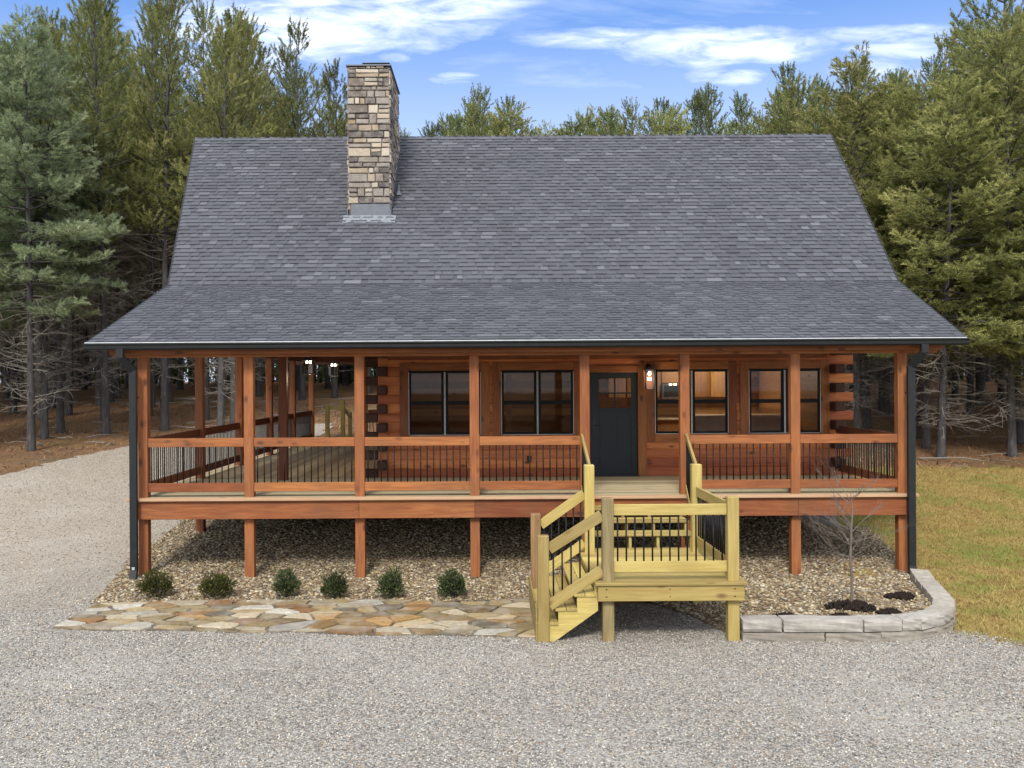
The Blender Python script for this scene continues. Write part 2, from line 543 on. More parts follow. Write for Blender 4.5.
# ------------------------------------------------------------------ loose stones
OCT = np.array([(1, 0, 0), (-1, 0, 0), (0, 1, 0), (0, -1, 0), (0, 0, 1), (0, 0, -1)], float)
OCTF = np.array([(0, 2, 4), (2, 1, 4), (1, 3, 4), (3, 0, 4), (2, 0, 5), (1, 2, 5), (3, 1, 5), (0, 3, 5)])
gphi = (1 + 5 ** .5) / 2
ICO = np.array([(-1, gphi, 0), (1, gphi, 0), (-1, -gphi, 0), (1, -gphi, 0), (0, -1, gphi), (0, 1, gphi), (0, -1, -gphi), (0, 1, -gphi), (gphi, 0, -1), (gphi, 0, 1), (-gphi, 0, -1), (-gphi, 0, 1)]) / 1.9
ICOF = np.array([(0, 11, 5), (0, 5, 1), (0, 1, 7), (0, 7, 10), (0, 10, 11), (1, 5, 9), (5, 11, 4), (11, 10, 2), (10, 7, 6), (7, 1, 8), (3, 9, 4), (3, 4, 2), (3, 2, 6), (3, 6, 8), (3, 8, 9), (4, 9, 5), (2, 4, 11), (6, 2, 10), (8, 6, 7), (9, 8, 1)])


def scatter(name, P, size, pal, wts, base, faces, label, cat, flat=.6, seed=1, sink=.2):
    rg = np.random.default_rng(seed)
    n = len(P); k = len(base)
    sz = size[0] + (size[1] - size[0]) * rg.random(n) ** 1.8
    dim = np.stack([sz * rg.uniform(.7, 1.5, n), sz * rg.uniform(.6, 1.1, n), sz * rg.uniform(.6, 1.1, n) * flat], 1) * .5
    th = rg.uniform(0, 6.283, n); tx = rg.normal(0, .35, n)
    V = base[None] * (1 + rg.uniform(-.28, .28, (n, k, 1))) * dim[:, None, :]
    c, s = np.cos(tx)[:, None], np.sin(tx)[:, None]
    V = np.stack([V[..., 0], V[..., 1] * c - V[..., 2] * s, V[..., 1] * s + V[..., 2] * c], -1)
    c, s = np.cos(th)[:, None], np.sin(th)[:, None]
    V = np.stack([V[..., 0] * c - V[..., 1] * s, V[..., 0] * s + V[..., 1] * c, V[..., 2]], -1)
    Q = P.copy(); Q[:, 2] += dim[:, 2] * (1 - 2 * sink)
    V = V + Q[:, None, :]
    F = faces[None] + (np.arange(n) * k)[:, None, None]
    pal = np.array(pal)
    ci = pal[rg.choice(len(pal), n, p=np.array(wts) / sum(wts))] * rg.uniform(.75, 1.25, (n, 1))
    C = np.repeat(ci, k, 0)
    o = link(name, raw_mesh(name, V.reshape(-1, 3), F.reshape(-1, 3), M['pebble'], {'col': C}))
    return tag(o, label, cat, kind='stuff')


def pts(n, x0, x1, y0, y1, ok, zf, seed):
    rg = np.random.default_rng(seed)
    x = rg.uniform(x0, x1, n); y = rg.uniform(y0, y1, n)
    k = ok(x, y); x, y = x[k], y[k]
    return np.stack([x, y, zf(x, y)], 1)


_pr = random.Random(2)
PATH = [(-5.70, 12.28), (-4.9, 12.22), (-4.1, 12.17), (-3.2, 12.07), (-2.5, 12.06), (-1.7, 11.93), (-.8, 11.90), (-.1, 11.78), (.62, 11.70), (.62, 13.80), (-.4, 13.72), (-1.5, 13.80), (-2.6, 13.74), (-3.9, 13.80), (-5.70, 13.76)]
PATH = [(x + _pr.uniform(-.04, .04) * (abs(x) < 5), y + _pr.uniform(-.045, .045)) for x, y in PATH]
gp = pts(150000, -7.6, 7.4, 6.8, 13.4, lambda x, y: (np.abs(x) < y * .58 + .6) & ~inpoly(x, y, PATH) & ~inpoly(x, y, BEDP) & inpoly(x, y, DRIVE), lambda x, y: G(x, y) + .022, 3)
scatter('gravel', gp, (.009, .026), [(.475, .445, .39), (.34, .32, .285), (.145, .138, .13), (.62, .585, .515), (.37, .27, .175), (.53, .455, .345)], [4, 4, 3.4, 1.8, .9, 1.2],
        OCT, OCTF, 'loose grey crushed gravel covering the court in front of the cabin', 'gravel', .8, 4)
gp = pts(110000, -16, -5.5, 13.4, 37, lambda x, y: (np.abs(x) < y * .58 + .6) & ~inpoly(x, y, BEDP) & inpoly(x, y, DRIVE), lambda x, y: G(x, y) + .022, 5)
scatter('gravel', gp, (.012, .034), [(.46, .39, .30), (.37, .30, .225), (.22, .18, .14), (.58, .51, .42)], [4, 4, 2, 2],
        OCT, OCTF, 'loose beige gravel on the drive leading past the left of the cabin', 'gravel', .8, 6)
bp = pts(62000, -6.5, 7.5, 11.5, 20.5, lambda x, y: inpoly(x, y, BEDP) & ((x > -6.4)), BED, 8)
scatter('river_stones', bp, (.024, .068), [(.40, .33, .215), (.31, .232, .13), (.22, .152, .08), (.51, .455, .33), (.12, .088, .05), (.31, .285, .225)], [4, 4, 4, 1.6, 2.6, 1.4],
        ICO, ICOF, 'tan and brown loose stones filling the planting bed under the porch', 'stones', .55, 9)


# grass blades
def blades(name, n, ok, x0, x1, y0, y1, hgt, label, seed):
    rg = np.random.default_rng(seed)
    P = pts(n, x0, x1, y0, y1, ok, lambda x, y: G(x, y) + .008, seed)
    n = len(P)
    a = rg.uniform(0, 6.283, n); h = hgt * rg.uniform(.4, 1.2, n); w = .007
    lean = rg.normal(0, .8, (n, 2)) * h[:, None]
    d = np.stack([np.cos(a), np.sin(a), 0 * a], 1) * w
    V = np.stack([P - d, P + d, P + np.concatenate([lean, h[:, None]], 1)], 1).reshape(-1, 3)
    F = np.arange(3 * n).reshape(-1, 3)
    o = link(name, raw_mesh(name, V, F, M['blade'], {'tone': np.repeat(rg.random(n), 3)}))
    return tag(o, label, 'grass', kind='stuff')


blades('grass', 110000, lambda x, y: inpoly(x + .35 * wob(x, y), y + .35 * wob(y, x), LAWN) & (x < y * .58 + 1) & ~inpoly(x, y, BEDP), 5.5, 16, 10, 26, .055,
       'patchy yellow green dormant grass right of the cabin', 11)

# ------------------------------------------------------------------ flagstone path


def clip(poly, nx, ny, c):
    out = []
    for k in range(len(poly)):
        p, q = poly[k], poly[(k + 1) % len(poly)]
        a = nx * p[0] + ny * p[1] - c; b = nx * q[0] + ny * q[1] - c
        if a <= 0: out.append(p)
        if a * b < 0:
            t = a / (a - b); out.append((p[0] + t * (q[0] - p[0]), p[1] + t * (q[1] - p[1])))
    return out


def flagstones():
    rg = random.Random(5); S = .62
    seeds = []
    tries = 0
    while len(seeds) < 125 and tries < 20000:
        tries += 1
        x = rg.uniform(-5.6, .6); y = rg.uniform(11.75, 13.75)
        if all(math.hypot((x - a) * S, y - b) > .155 for a, b in seeds): seeds.append((x, y))
    bed = MB(); xs = np.array(PATH)
    mb = MB()
    pal = [(.50, .38, .20), (.40, .21, .085), (.32, .215, .10), (.66, .61, .51), (.60, .50, .34), (.26, .21, .14), (.48, .29, .11), (.42, .31, .15)]
    for i, (sx, sy) in enumerate(seeds):
        poly = [p for p in PATH]
        for j, (qx, qy) in enumerate(seeds):
            if i == j: continue
            nx, ny = (qx - sx) * S * S, (qy - sy)
            c = nx * (qx + sx) / 2 + ny * (qy + sy) / 2
            poly = clip(poly, nx, ny, c)
            if len(poly) < 3: break
        if len(poly) < 3: continue
        # inset for the joints, then chamfer and roughen the outline
        for k in range(len(poly)):
            pass
        cx = sum(p[0] for p in poly) / len(poly); cy = sum(p[1] for p in poly) / len(poly)
        ins = list(poly); g = rg.uniform(.014, .026)
        for k in range(len(poly)):
            p, q = poly[k], poly[(k + 1) % len(poly)]
            ex, ey = q[0] - p[0], q[1] - p[1]; L = math.hypot(ex, ey) + 1e-9
            nx, ny = ey / L, -ex / L
            if nx * (cx - p[0]) + ny * (cy - p[1]) > 0: nx, ny = -nx, -ny
            ins = clip(ins, nx, ny, nx * p[0] + ny * p[1] - g)
            if len(ins) < 3: break
        if len(ins) < 3: continue
        pts2 = []
        for k in range(len(ins)):
            p, q = ins[k], ins[(k + 1) % len(ins)]
            for t in (.05, .5, .95):
                pts2.append((p[0] + t * (q[0] - p[0]) + rg.gauss(0, .007), p[1] + t * (q[1] - p[1]) + rg.gauss(0, .007)))
        n = len(pts2); h = .045 + rg.uniform(-.008, .012)
        h += GZ
        V = [(x, y, GZ) for x, y in pts2] + [(x, y, h - .01) for x, y in pts2] + [(cx + (x - cx) * .96, cy + (y - cy) * .96, h) for x, y in pts2]
        F = [(k, (k + 1) % n, n + (k + 1) % n, n + k) for k in range(n)] + [(n + k, n + (k + 1) % n, 2 * n + (k + 1) % n, 2 * n + k) for k in range(n)]
        F.append(tuple(2 * n + k for k in range(n)))
        w = [2, .8 + .9 * (sx > -3), 1.8, 2.4 + 1.6 * (sx < -2), 2.2, 1.8, .8 + 1.2 * (sx > -3), 2]
        c = np.array(rg.choices(pal, w)[0]) * rg.uniform(.42, .86)
        a = 0
        for k in range(n):
            a += pts2[k][0] * pts2[(k + 1) % n][1] - pts2[(k + 1) % n][0] * pts2[k][1]
        if a < 0: F = [f[::-1] for f in F]
        mb.add(V, F, None, None, c)
    # jointing sand
    mb.add([(x, y, .026 + GZ) for x, y in PATH], [tuple(range(len(PATH)))], None, None, (.135, .11, .075))
    o = mb.build('flagstone_path', M['flag'])
    o['kind'] = 'structure'


flagstones()

# ------------------------------------------------------------------ the cabin
DK = 1.25                       # deck surface
WALL = 18.65                    # front face of the log wall
YE, ZE, YK, ZK, YR, ZR = 15.28, 3.79, 18.5, 5.02, 23.15, 9.08
XL = (-6.47, -6.25, -7.14); XR = (7.65, 7.95, 8.33)
cabin = thing('log_cabin', (.5, 23, G(0, 23)), 'orange stained log cabin with steep charcoal shingle roof and railed wraparound porch', 'cabin')


def shingle_plane(mb, y0, z0, y1, z1, xl0, xr0, xl1, xr1, rg):
    L = math.hypot(y1 - y0, z1 - z0)
    dy, dz = (y1 - y0) / L, (z1 - z0) / L
    ny, nz = -dz, dy
    if nz < 0: ny, nz = -ny, -nz
    E = .143
    n = int(L / E) + 1

    def P(x, t, h):
        return (x, y0 + dy * t + ny * h, z0 + dz * t + nz * h)

    def ex(t):
        u = t / L
        return xl0 + (xl1 - xl0) * u, xr0 + (xr1 - xr0) * u

    def tab(xa, xb, ta, tb, h0, h1, tone, sides=True):
        V = [P(xa, ta, h0), P(xb, ta, h0), P(xb, tb, h1), P(xa, tb, h1), P(xa, ta, -.002), P(xb, ta, -.002)]
        F = [(0, 1, 2, 3), (4, 5, 1, 0)]
        if sides:
            F += [(0, 3, 4), (1, 5, 2)]
        mb.add(V, F, None, tone)

    for i in range(n):
        ta = i * E; tb = min(L, ta + E + .012)
        if ta >= L - .01: break
        (a0, b0), (a1, b1) = ex(ta), ex(tb)
        rowt = rg.gauss(0, .06)
        V = [P(a0, ta, .016), P(b0, ta, .016), P(b1, tb, .004), P(a1, tb, .004), P(a0, ta, -.01), P(b0, ta, -.01)]
        # base strip cut in lengths so that its tone varies
        x = a0
        while x < b0 - .01:
            w = min(rg.uniform(.25, .9), b0 - x)
            xe = x + w if b0 - x - w > .1 else b0
            u0 = (x - a0) / (b0 - a0); u1 = (xe - a0) / (b0 - a0)
            V = [P(x, ta, .018), P(xe, ta, .018), P(a1 + (b1 - a1) * u1, tb, .004), P(a1 + (b1 - a1) * u0, tb, .004), P(x, ta, -.01), P(xe, ta, -.01)]
            mb.add(V, [(0, 1, 2, 3), (4, 5, 1, 0)], None, min(.8, max(0, rg.gauss(.34, .13) + rowt)))
            x = xe
        x = a0 + rg.uniform(.0, .2)
        while x < b0 - .08:
            w = rg.choice((.10, .14, .17, .2, .26, .34)) * rg.uniform(.85, 1.15)
            xe = min(x + w, b0 - .01)
            tone = rg.gauss(.5, .16) + rowt
            if rg.random() < .10: tone = rg.uniform(.85, 1.)
            if rg.random() < .10: tone = rg.uniform(.0, .25)
            tab(x, xe, ta - .003, tb - .006, .029, .0095, min(1, max(0, tone)))
            x = xe + rg.choice((.04, .07, .1, .16, .2)) * rg.uniform(.8, 1.2)


rg = random.Random(3)
mb = MB()
shingle_plane(mb, YE, ZE, YK, ZK, XL[0], XR[0], XL[1], XR[1], rg)
shingle_plane(mb, YK, ZK + .004, YR, ZR, XL[1], XR[1], XL[2], XR[2], rg)
# the far slope and the ridge caps
yk2, ye2 = 2 * YR - YK, 2 * YR - YE
for (ya, za, yb, zb, k0, k1) in ((yk2, ZK, YR, ZR, 1, 2), (ye2, ZE, yk2, ZK, 0, 1)):
    n = 24
    for i in range(n):
        u0, u1 = i / n, (i + 1) / n
        V = []
        for u, h in ((u0, .016), (u1, .004)):
            y = ya + (yb - ya) * u; z = za + (zb - za) * u + h
            V.append((XL[k0] + (XL[k1] - XL[k0]) * u, y, z)); V.append((XR[k0] + (XR[k1] - XR[k0]) * u, y, z))
        mb.add(V, [(0, 2, 3, 1)], None, rg.uniform(.3, .6))
x = XL[2]
while x < XR[2] - .05:
    xe = min(x + .2, XR[2])
    h = .028
    mb.add([(x, YR - .13, ZR - .10 + .006 + .01), (xe, YR - .13, ZR - .10 + .01), (xe, YR, ZR + .012), (x, YR, ZR + h), (xe, YR + .13, ZR - .10 + .02), (x, YR + .13, ZR - .10 + .02)],
           [(0, 1, 2, 3), (3, 2, 4, 5)], None, rg.uniform(.55, .8))
    x = xe
roof = mb.build('roof', M['shingle'], parent=cabin)

# roof boards under the shingles, soffit and rake boards
mb = MB()
prof = [(YE + .02, ZE - .012), (YK, ZK - .012), (YR, ZR - .012), (yk2, ZK - .012), (ye2 - .02, ZE - .012)]
for k in range(4):
    (y0, z0), (y1, z1) = prof[k], prof[k + 1]
    i0, i1 = (k, k + 1) if k < 2 else (4 - k, 3 - k)
    a0, a1, b0, b1 = XL[i0], XL[i1], XR[i0], XR[i1]
    V = [(a0, y0, z0), (b0, y0, z0), (b1, y1, z1), (a1, y1, z1), (a0, y0, z0 - .09), (b0, y0, z0 - .09), (b1, y1, z1 - .09), (a1, y1, z1 - .09)]
    mb.add(V, [(4, 5, 6, 7)[::-1], (0, 3, 7, 4), (1, 5, 6, 2), (0, 4, 5, 1), (2, 6, 7, 3)])
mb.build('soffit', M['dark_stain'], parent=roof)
for k in range(4):
    (y0, z0), (y1, z1) = prof[k], prof[k + 1]
    i0, i1 = (k, k + 1) if k < 2 else (4 - k, 3 - k)
    for X, s in ((XL, -1), (XR, 1)):
        mb = MB()
        mb.bar((X[i0] + s * .014, y0, z0 - .035), (X[i1] + s * .014, y1, z1 - .035), .024, .12, tone=.5)
        mb.build('rake_board', M['gutter'], parent=roof)

# gutter
mb = MB()
gx0, gx1 = XL[0] - .035, XR[0] + .025
gy = YE + .015
prof_g = [(gy, 3.76), (gy, 3.665), (gy - .075, 3.665), (gy - .10, 3.69), (gy - .105, 3.735), (gy - .125, 3.755), (gy - .125, 3.775), (gy - .113, 3.775), (gy - .09, 3.735), (gy - .085, 3.70), (gy - .07, 3.68), (gy - .012, 3.68), (gy - .012, 3.76)]
n = len(prof_g)
V = [(gx0, y, z) for y, z in prof_g] + [(gx1, y, z) for y, z in prof_g]
F = [(k, (k + 1) % n, n + (k + 1) % n, n + k) for k in range(n)]
mb.add(V, [f[::-1] for f in F], None, .5)
for gx in (gx0, gx1):
    e = [(gx, y, z) for y, z in prof_g[:7]]
    mb.add(e, [tuple(range(7))], None, .5)
gut = mb.build('gutter', M['gutter'], parent=cabin)
mb = MB()
mb.box(gx0 + .03, gx1 - .05, gy - .1245, gy - .108, 3.777, 3.79)
mb.build('drip_edge', M['gutter_lip'], parent=gut)

# posts: x0, x1 of the front row
PX = [(-5.79, -5.63), (-4.06, -3.88), (-2.23, -2.07), (-.34, -.18), (1.48, 1.63), (3.12, 3.28), (4.93, 5.10), (6.68, 6.87)]
PY = (15.60, 15.75)
for i, (a, b) in enumerate(PX):
    c = (a + b) / 2
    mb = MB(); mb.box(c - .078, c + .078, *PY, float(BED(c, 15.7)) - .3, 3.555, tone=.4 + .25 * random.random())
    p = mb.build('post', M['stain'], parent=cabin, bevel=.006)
SY = [18.62, 21.55, 24.5, 27.4, 30.3]
for y in SY:
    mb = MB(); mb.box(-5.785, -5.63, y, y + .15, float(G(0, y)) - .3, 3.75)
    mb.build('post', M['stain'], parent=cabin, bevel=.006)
for xx in (-4.0, -2.0, .3, 2.6, 4.8, 6.7):
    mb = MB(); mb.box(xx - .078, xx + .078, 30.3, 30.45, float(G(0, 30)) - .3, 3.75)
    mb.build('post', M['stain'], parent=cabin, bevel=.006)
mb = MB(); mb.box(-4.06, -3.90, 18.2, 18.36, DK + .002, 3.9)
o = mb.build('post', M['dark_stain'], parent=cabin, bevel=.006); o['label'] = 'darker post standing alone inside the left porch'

# beams
mb = MB()
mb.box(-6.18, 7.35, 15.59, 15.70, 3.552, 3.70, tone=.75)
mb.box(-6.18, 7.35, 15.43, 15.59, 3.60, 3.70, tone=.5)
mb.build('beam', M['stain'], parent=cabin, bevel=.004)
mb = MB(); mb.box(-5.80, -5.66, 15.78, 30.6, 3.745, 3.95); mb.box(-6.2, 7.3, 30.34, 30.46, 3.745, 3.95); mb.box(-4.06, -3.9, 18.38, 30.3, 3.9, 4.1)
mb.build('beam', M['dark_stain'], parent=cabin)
mb = MB()
mb.box(-6.1, 7.1, 18.3, 30.7, 4.05, 4.09)
mb.build('porch_ceiling', M['ceiling'], parent=cabin)

# deck
mb = MB()
y = 15.56
while y < WALL + .1:
    mb.box(-5.85, 6.93, y, min(y + .138, WALL + .12), DK - .036, DK, tone=random.random()); y += .143
y = WALL + .10
x = -5.85
while x < -2.1:
    mb.box(x, x + .138, WALL + .124, 30.5, DK - .036, DK); x += .143
mb.box(-2.05, 6.93, 27.7, 30.5, DK - .036, DK)
deck = mb.build('deck', M['deck'], parent=cabin)
mb = MB()
mb.box(-5.92, 6.97, 15.44, 15.557, DK - .045, DK + .002)
mb.box(-5.93, -5.853, 15.56, 30.5, DK - .045, DK + .002)
mb.box(6.933, 7.0, 15.56, WALL, DK - .045, DK + .002)
mb.build('deck_nosing', M['nosing'], parent=deck, bevel=.006)
mb = MB()
xj = [-5.86, -2.15, -.26, 1.6, 3.4, 5.02, 6.93]
for a, b in zip(xj[:-1], xj[1:]):
    mb.box(a + .001, b - .002, 15.50, 15.54, DK - .345, DK - .047)
mb.box(-5.89, -5.855, 15.52, 30.5, DK - .345, DK - .047)
mb.box(6.90, 6.935, 15.545, WALL, DK - .345, DK - .047)
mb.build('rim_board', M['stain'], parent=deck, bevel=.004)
mb = MB()
for k in range(30):
    xx = -5.6 + k * .42
    mb.box(xx, xx + .04, 15.545, WALL, DK - .33, DK - .05)
mb.build('joists', M['dark_stain'], parent=deck)

# balusters and rails
bal = MB(); bal.tube([(0, 0, 0), (0, 0, 1)], .0105, 8, .5)
bal_o = bal.build('baluster', M['baluster'], smooth=True)
BALM = bal_o.data
bpy.data.objects.remove(bal_o)


def baluster(parent, p, h):
    o = link('baluster', BALM, parent); o.location = p; o.scale = (1, 1, h)
    return o


def base_of(o):
    return o


side_bal = MB()
for i in range(7):
    if i == 4: continue
    a, b = (PX[i][0] + PX[i][1]) / 2 + .08, (PX[i + 1][0] + PX[i + 1][1]) / 2 - .08
    mb = MB()
    mb.box(a, b, 15.615, 15.655, DK + .826, DK + .972, tone=.35 + .5 * random.random())
    mb.box(a, b, 15.615, 15.655, DK + .09, DK + .235, tone=[.1, .95, .8, .5, 0, .3, .25][i])
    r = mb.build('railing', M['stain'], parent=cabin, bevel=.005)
    n = round((b - a) / .108)
    for k in range(n):
        xx = a + (k + .5) * (b - a) / n
        baluster(r, (xx, 15.635, DK + .23), .60)


def side_rail(p0, p1, mat='dark_stain', parent=cabin, name='railing'):
    p0, p1 = Vector(p0), Vector(p1)
    mb = MB()
    for z0, z1 in ((.826, .972), (.09, .235)):
        zc = (z0 + z1) / 2
        mb.bar(p0 + Vector((0, 0, zc)), p1 + Vector((0, 0, zc)), .04, z1 - z0)
    mb.build(name, M[mat], parent=parent, bevel=.004)
    L = (p1 - p0).length; n = round(L / .108)
    for k in range(n):
        q = p0.lerp(p1, (k + .5) / n)
        side_bal.tube([q + Vector((0, 0, .23)), q + Vector((0, 0, .83))], .0105, 6, .5)


ys = [15.75] + [y for y in SY]
for k in range(5):
    y0 = ys[k] + (.15 if k else 0)
    side_rail((-5.71, y0, DK), (-5.71, ys[k + 1], DK))
side_rail((6.775, 15.75, DK), (6.775, WALL - .05, DK))
side_rail((-3.9, 30.38, DK), (-2.1, 30.38, DK), 'stain')
side_rail((-1.92, 30.38, DK), (.2, 30.38, DK), 'stain')
tag(side_bal.build('balusters', M['baluster'], parent=cabin), kind='stuff')

# log walls with corner notches, cut round the openings
CH = .182
WINS = [(-1.60, -.18), (.216, 1.64), (3.23, 4.67), (5.07, 6.48)]
WZ0, WZ1 = DK + .82, DK + 2.09
DOOR = (1.965, 2.895, DK + .015, DK + 2.03)
TR = .17
LX, RX = -2.20, 6.86
holes = [(a - .05, b + .05, WZ0 - .05, WZ1 + .05) for a, b in WINS] + [(DOOR[0] - .05, DOOR[1] + .05, DK - .2, DOOR[3] + .05)]


def log_course(mb, x0, x1, yf, z0, depth=.17, tone=None):
    h = CH
    pr = [(yf + depth, z0), (yf + .012, z0), (yf, z0 + .02), (yf - .004, z0 + h / 2), (yf, z0 + h - .02), (yf + .012, z0 + h - .001), (yf + depth, z0 + h - .001)]
    n = len(pr)
    V = [(x0, y, z) for y, z in pr] + [(x1, y, z) for y, z in pr]
    F = [(k, (k + 1) % n, n + (k + 1) % n, n + k)[::-1] for k in range(n)] + [tuple(range(n)), tuple(n + k for k in range(n))[::-1]]
    off = [random.uniform(0, 80) for _ in range(3)]
    mb.add(V, F, [(x + off[0], y + off[1], z + off[2]) for x, y, z in V], tone)


wall = MB(); ENDS = []
zb = DK - .20
nco = 16
for i in range(nco):
    z0 = zb + i * CH; z1 = z0 + CH
    alt = i % 2
    x0 = LX; x1 = RX + (.27 if alt else 0)
    if alt:
        ENDS.append((LX - .21, WALL + .085, z0 + CH / 2))
    cuts = sorted((a, b) for a, b, c, d in holes if c < z1 - .02 and d > z0 + .02)
    cur = x0
    segs = []
    for a, b in cuts:
        if a > cur: segs.append((cur, a))
        cur = max(cur, b)
    if cur < x1: segs.append((cur, x1))
    for a, b in segs:
        # long runs are made of two logs butted together
        if b - a > 5:
            m = a + (b - a) * random.uniform(.35, .65); log_course(wall, a, m - .001, WALL, z0); log_course(wall, m + .001, b, WALL, z0)
        else:
            log_course(wall, a, b, WALL, z0)
    if not alt:     # the side walls pass through, their ends stand forward of the front wall
        ENDS.append((LX + .10, WALL - .16, z0 + CH / 2)); ENDS.append((RX - .10, WALL - .16, z0 + CH / 2))
    wall.box(LX, LX + .17, WALL + .175, 27.6, z0, z1 - .003)
    wall.box(RX - .17, RX, WALL + .175, 27.6, z0, z1 - .003)
    wall.box(LX, RX, 27.6, 27.77, z0, z1 - .003)
wo = wall.build('wall', M['log'], parent=cabin)
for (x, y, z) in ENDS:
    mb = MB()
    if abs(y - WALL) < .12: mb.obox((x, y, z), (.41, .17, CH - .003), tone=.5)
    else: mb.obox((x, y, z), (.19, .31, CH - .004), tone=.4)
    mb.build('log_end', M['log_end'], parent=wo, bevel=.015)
mb = MB()
for X in (-5.72, 6.8):
    zz = 4.1
    V = [(X, YK + .1, zz), (X, 2 * YR - YK - .1, zz), (X, 2 * YR - YK - .1, ZK - .12), (X, YR, ZR - .16), (X, YK + .1, ZK - .12)]
    V2 = [(x + .06, y, z) for x, y, z in V]
    mb.add(V + V2, [(0, 1, 2, 3, 4), (9, 8, 7, 6, 5)] + [(k, 5 + k, 5 + (k + 1) % 5, (k + 1) % 5) for k in range(5)])
mb.build('gable_wall', M['log'], parent=cabin)
mb = MB(); mb.box(LX + .03, RX - .03, WALL + .03, 27.7, -.4, zb - .002)
mb.build('foundation', M['concrete'], parent=cabin)

# wall top plate board and flat trim under the porch roof
mb = MB(); mb.box(LX + .2, RX - .25, WALL - .025, WALL - .008, DK + 2.30, DK + 2.46); mb.build('frieze_board', M['stain'], parent=cabin)

# windows: two sashes side by side
YW = WALL - .03
for wi, (a, b) in enumerate(WINS):
    fr = MB(); t = .035
    m = (a + b) / 2
    fr.box(a, b, YW, WALL + .06, WZ1 - t, WZ1); fr.box(a, b, YW, WALL + .06, WZ0, WZ0 + t)
    fr.box(a, a + t, YW + .001, WALL + .06, WZ0 + t, WZ1 - t); fr.box(b - t, b, YW + .001, WALL + .06, WZ0 + t, WZ1 - t)
    fr.box(m - .05, m + .05, YW + .001, WALL + .06, WZ0 + t, WZ1 - t)
    zm = (WZ0 + WZ1) / 2
    for p, q in ((a + t, m - .05), (m + .05, b - t)):
        fr.box(p, q, YW + .012, WALL + .05, zm - .02, zm + .02)
        for s0, s1, yy in ((WZ0 + t, zm - .02, YW + .02), (zm + .02, WZ1 - t, YW + .01)):
            fr.box(p + .0005, p + .018, yy, yy + .03, s0, s1); fr.box(q - .018, q - .0005, yy, yy + .03, s0, s1)
            fr.box(p + .0185, q - .0185, yy, yy + .03, s0 + .0005, s0 + .018); fr.box(p + .0185, q - .0185, yy, yy + .03, s1 - .018, s1 - .0005)
    w = fr.build('window', M['frame'], parent=cabin)
    tr = MB()
    tr.box(a - TR, a - .001, WALL - .045, WALL - .006, WZ0 - .16, WZ1 + .15); tr.box(b + .001, b + TR, WALL - .045, WALL - .006, WZ0 - .16, WZ1 + .15)
    tr.box(a - .0005, b + .0005, WALL - .043, WALL - .006, WZ1 + .001, WZ1 + .15); tr.box(a - .0005, b + .0005, WALL - .043, WALL - .006, WZ0 - .16, WZ0 - .001)
    tr.build('trim', M['stain'], parent=w, bevel=.004)
    li = MB()
    for xx in (a + .003, m - .012, m + .006, b - .010):
        li.box(xx, xx + .008, YW - .004, YW, WZ0 + .012, WZ1 - .03)
    li.box(a + .02, b - .02, YW - .004, YW, WZ0 + .003, WZ0 + .010)
    li.build('white_edge_strip', M['white'], parent=w)
    for p, q in ((a + t, m - .05), (m + .05, b - t)):
        for s0, s1, yy in ((WZ0 + t, zm - .02, YW + .032), (zm + .02, WZ1 - t, YW + .022)):
            g = MB(); g.box(p + .015, q - .015, yy, yy + .004, s0 + .015, s1 - .015)
            g.build('pane', M['glass'], parent=w)

# door
d0, d1, dz0, dz1 = DOOR
fr = MB(); L0, L1, B0, B1 = d0 + .155, d1 - .115, dz1 - .69, dz1 - .115
L0, L1 = 2.135, 2.77
yd = WALL + .02
fr.box(d0, L0, yd, yd + .045, dz0, dz1); fr.box(L1, d1, yd, yd + .045, dz0, dz1)
fr.box(L0 + .0005, L1 - .0005, yd, yd + .045, dz0, B0); fr.box(L0 + .0005, L1 - .0005, yd, yd + .045, B1, dz1)
fr.box((L0 + L1) / 2 - .014, (L0 + L1) / 2 + .014, yd - .006, yd + .05, B0, B1); fr.box(L0, L1, yd - .005, yd + .049, (B0 + B1) / 2 - .014, (B0 + B1) / 2 + .014)
for k in range(1):
    fr.box(L0 - .03, L1 + .03, yd - .012, yd, B0 - .07, B0 - .03)
    fr.box(L0 + .02, (L0 + L1) / 2 - .05, yd - .004, yd, dz0 + .18, B0 - .16); fr.box((L0 + L1) / 2 + .05, L1 - .02, yd - .004, yd, dz0 + .18, B0 - .16)
door = fr.build('door', M['door'], parent=cabin, bevel=.003)
xm, zm = (L0 + L1) / 2, (B0 + B1) / 2
for (p, q, s0, s1) in ((L0, xm, B0, zm), (xm, L1, B0, zm), (L0, xm, zm, B1), (xm, L1, zm, B1)):
    g = MB(); g.box(p + .01, q - .01, yd + .02, yd + .026, s0 + .01, s1 - .01); g.build('pane', M['glass'], parent=door)
h = MB(); h.tube([(d0 + .075, yd - .002, DK + 1.0), (d0 + .075, yd - .05, DK + 1.0), (d0 + .17, yd - .055, DK + 1.0)], .011, 8); h.box(d0 + .05, d0 + .1, yd - .008, yd, DK + .93, DK + 1.14)
h.build('door_handle', M['black_metal'], parent=door)
fr = MB()
fr.box(d0 - TR, d0 - .004, WALL - .042, WALL - .006, DK + .003, dz1 + .14); fr.box(d1 + .004, d1 + TR, WALL - .042, WALL - .006, DK + .003, dz1 + .14)
fr.box(d0 - .0035, d1 + .0035, WALL - .04, WALL - .006, dz1 + .004, dz1 + .14)
fr.box(d0 - .05, d0 - .002, WALL - .005, WALL + .17, DK, dz1 + .05); fr.box(d1 + .002, d1 + .05, WALL - .005, WALL + .17, DK, dz1 + .05); fr.box(d0 - .001, d1 + .001, WALL - .005, WALL + .17, dz1 + .004, dz1 + .05)
fr.build('door_frame', M['stain'], parent=door, bevel=.004)
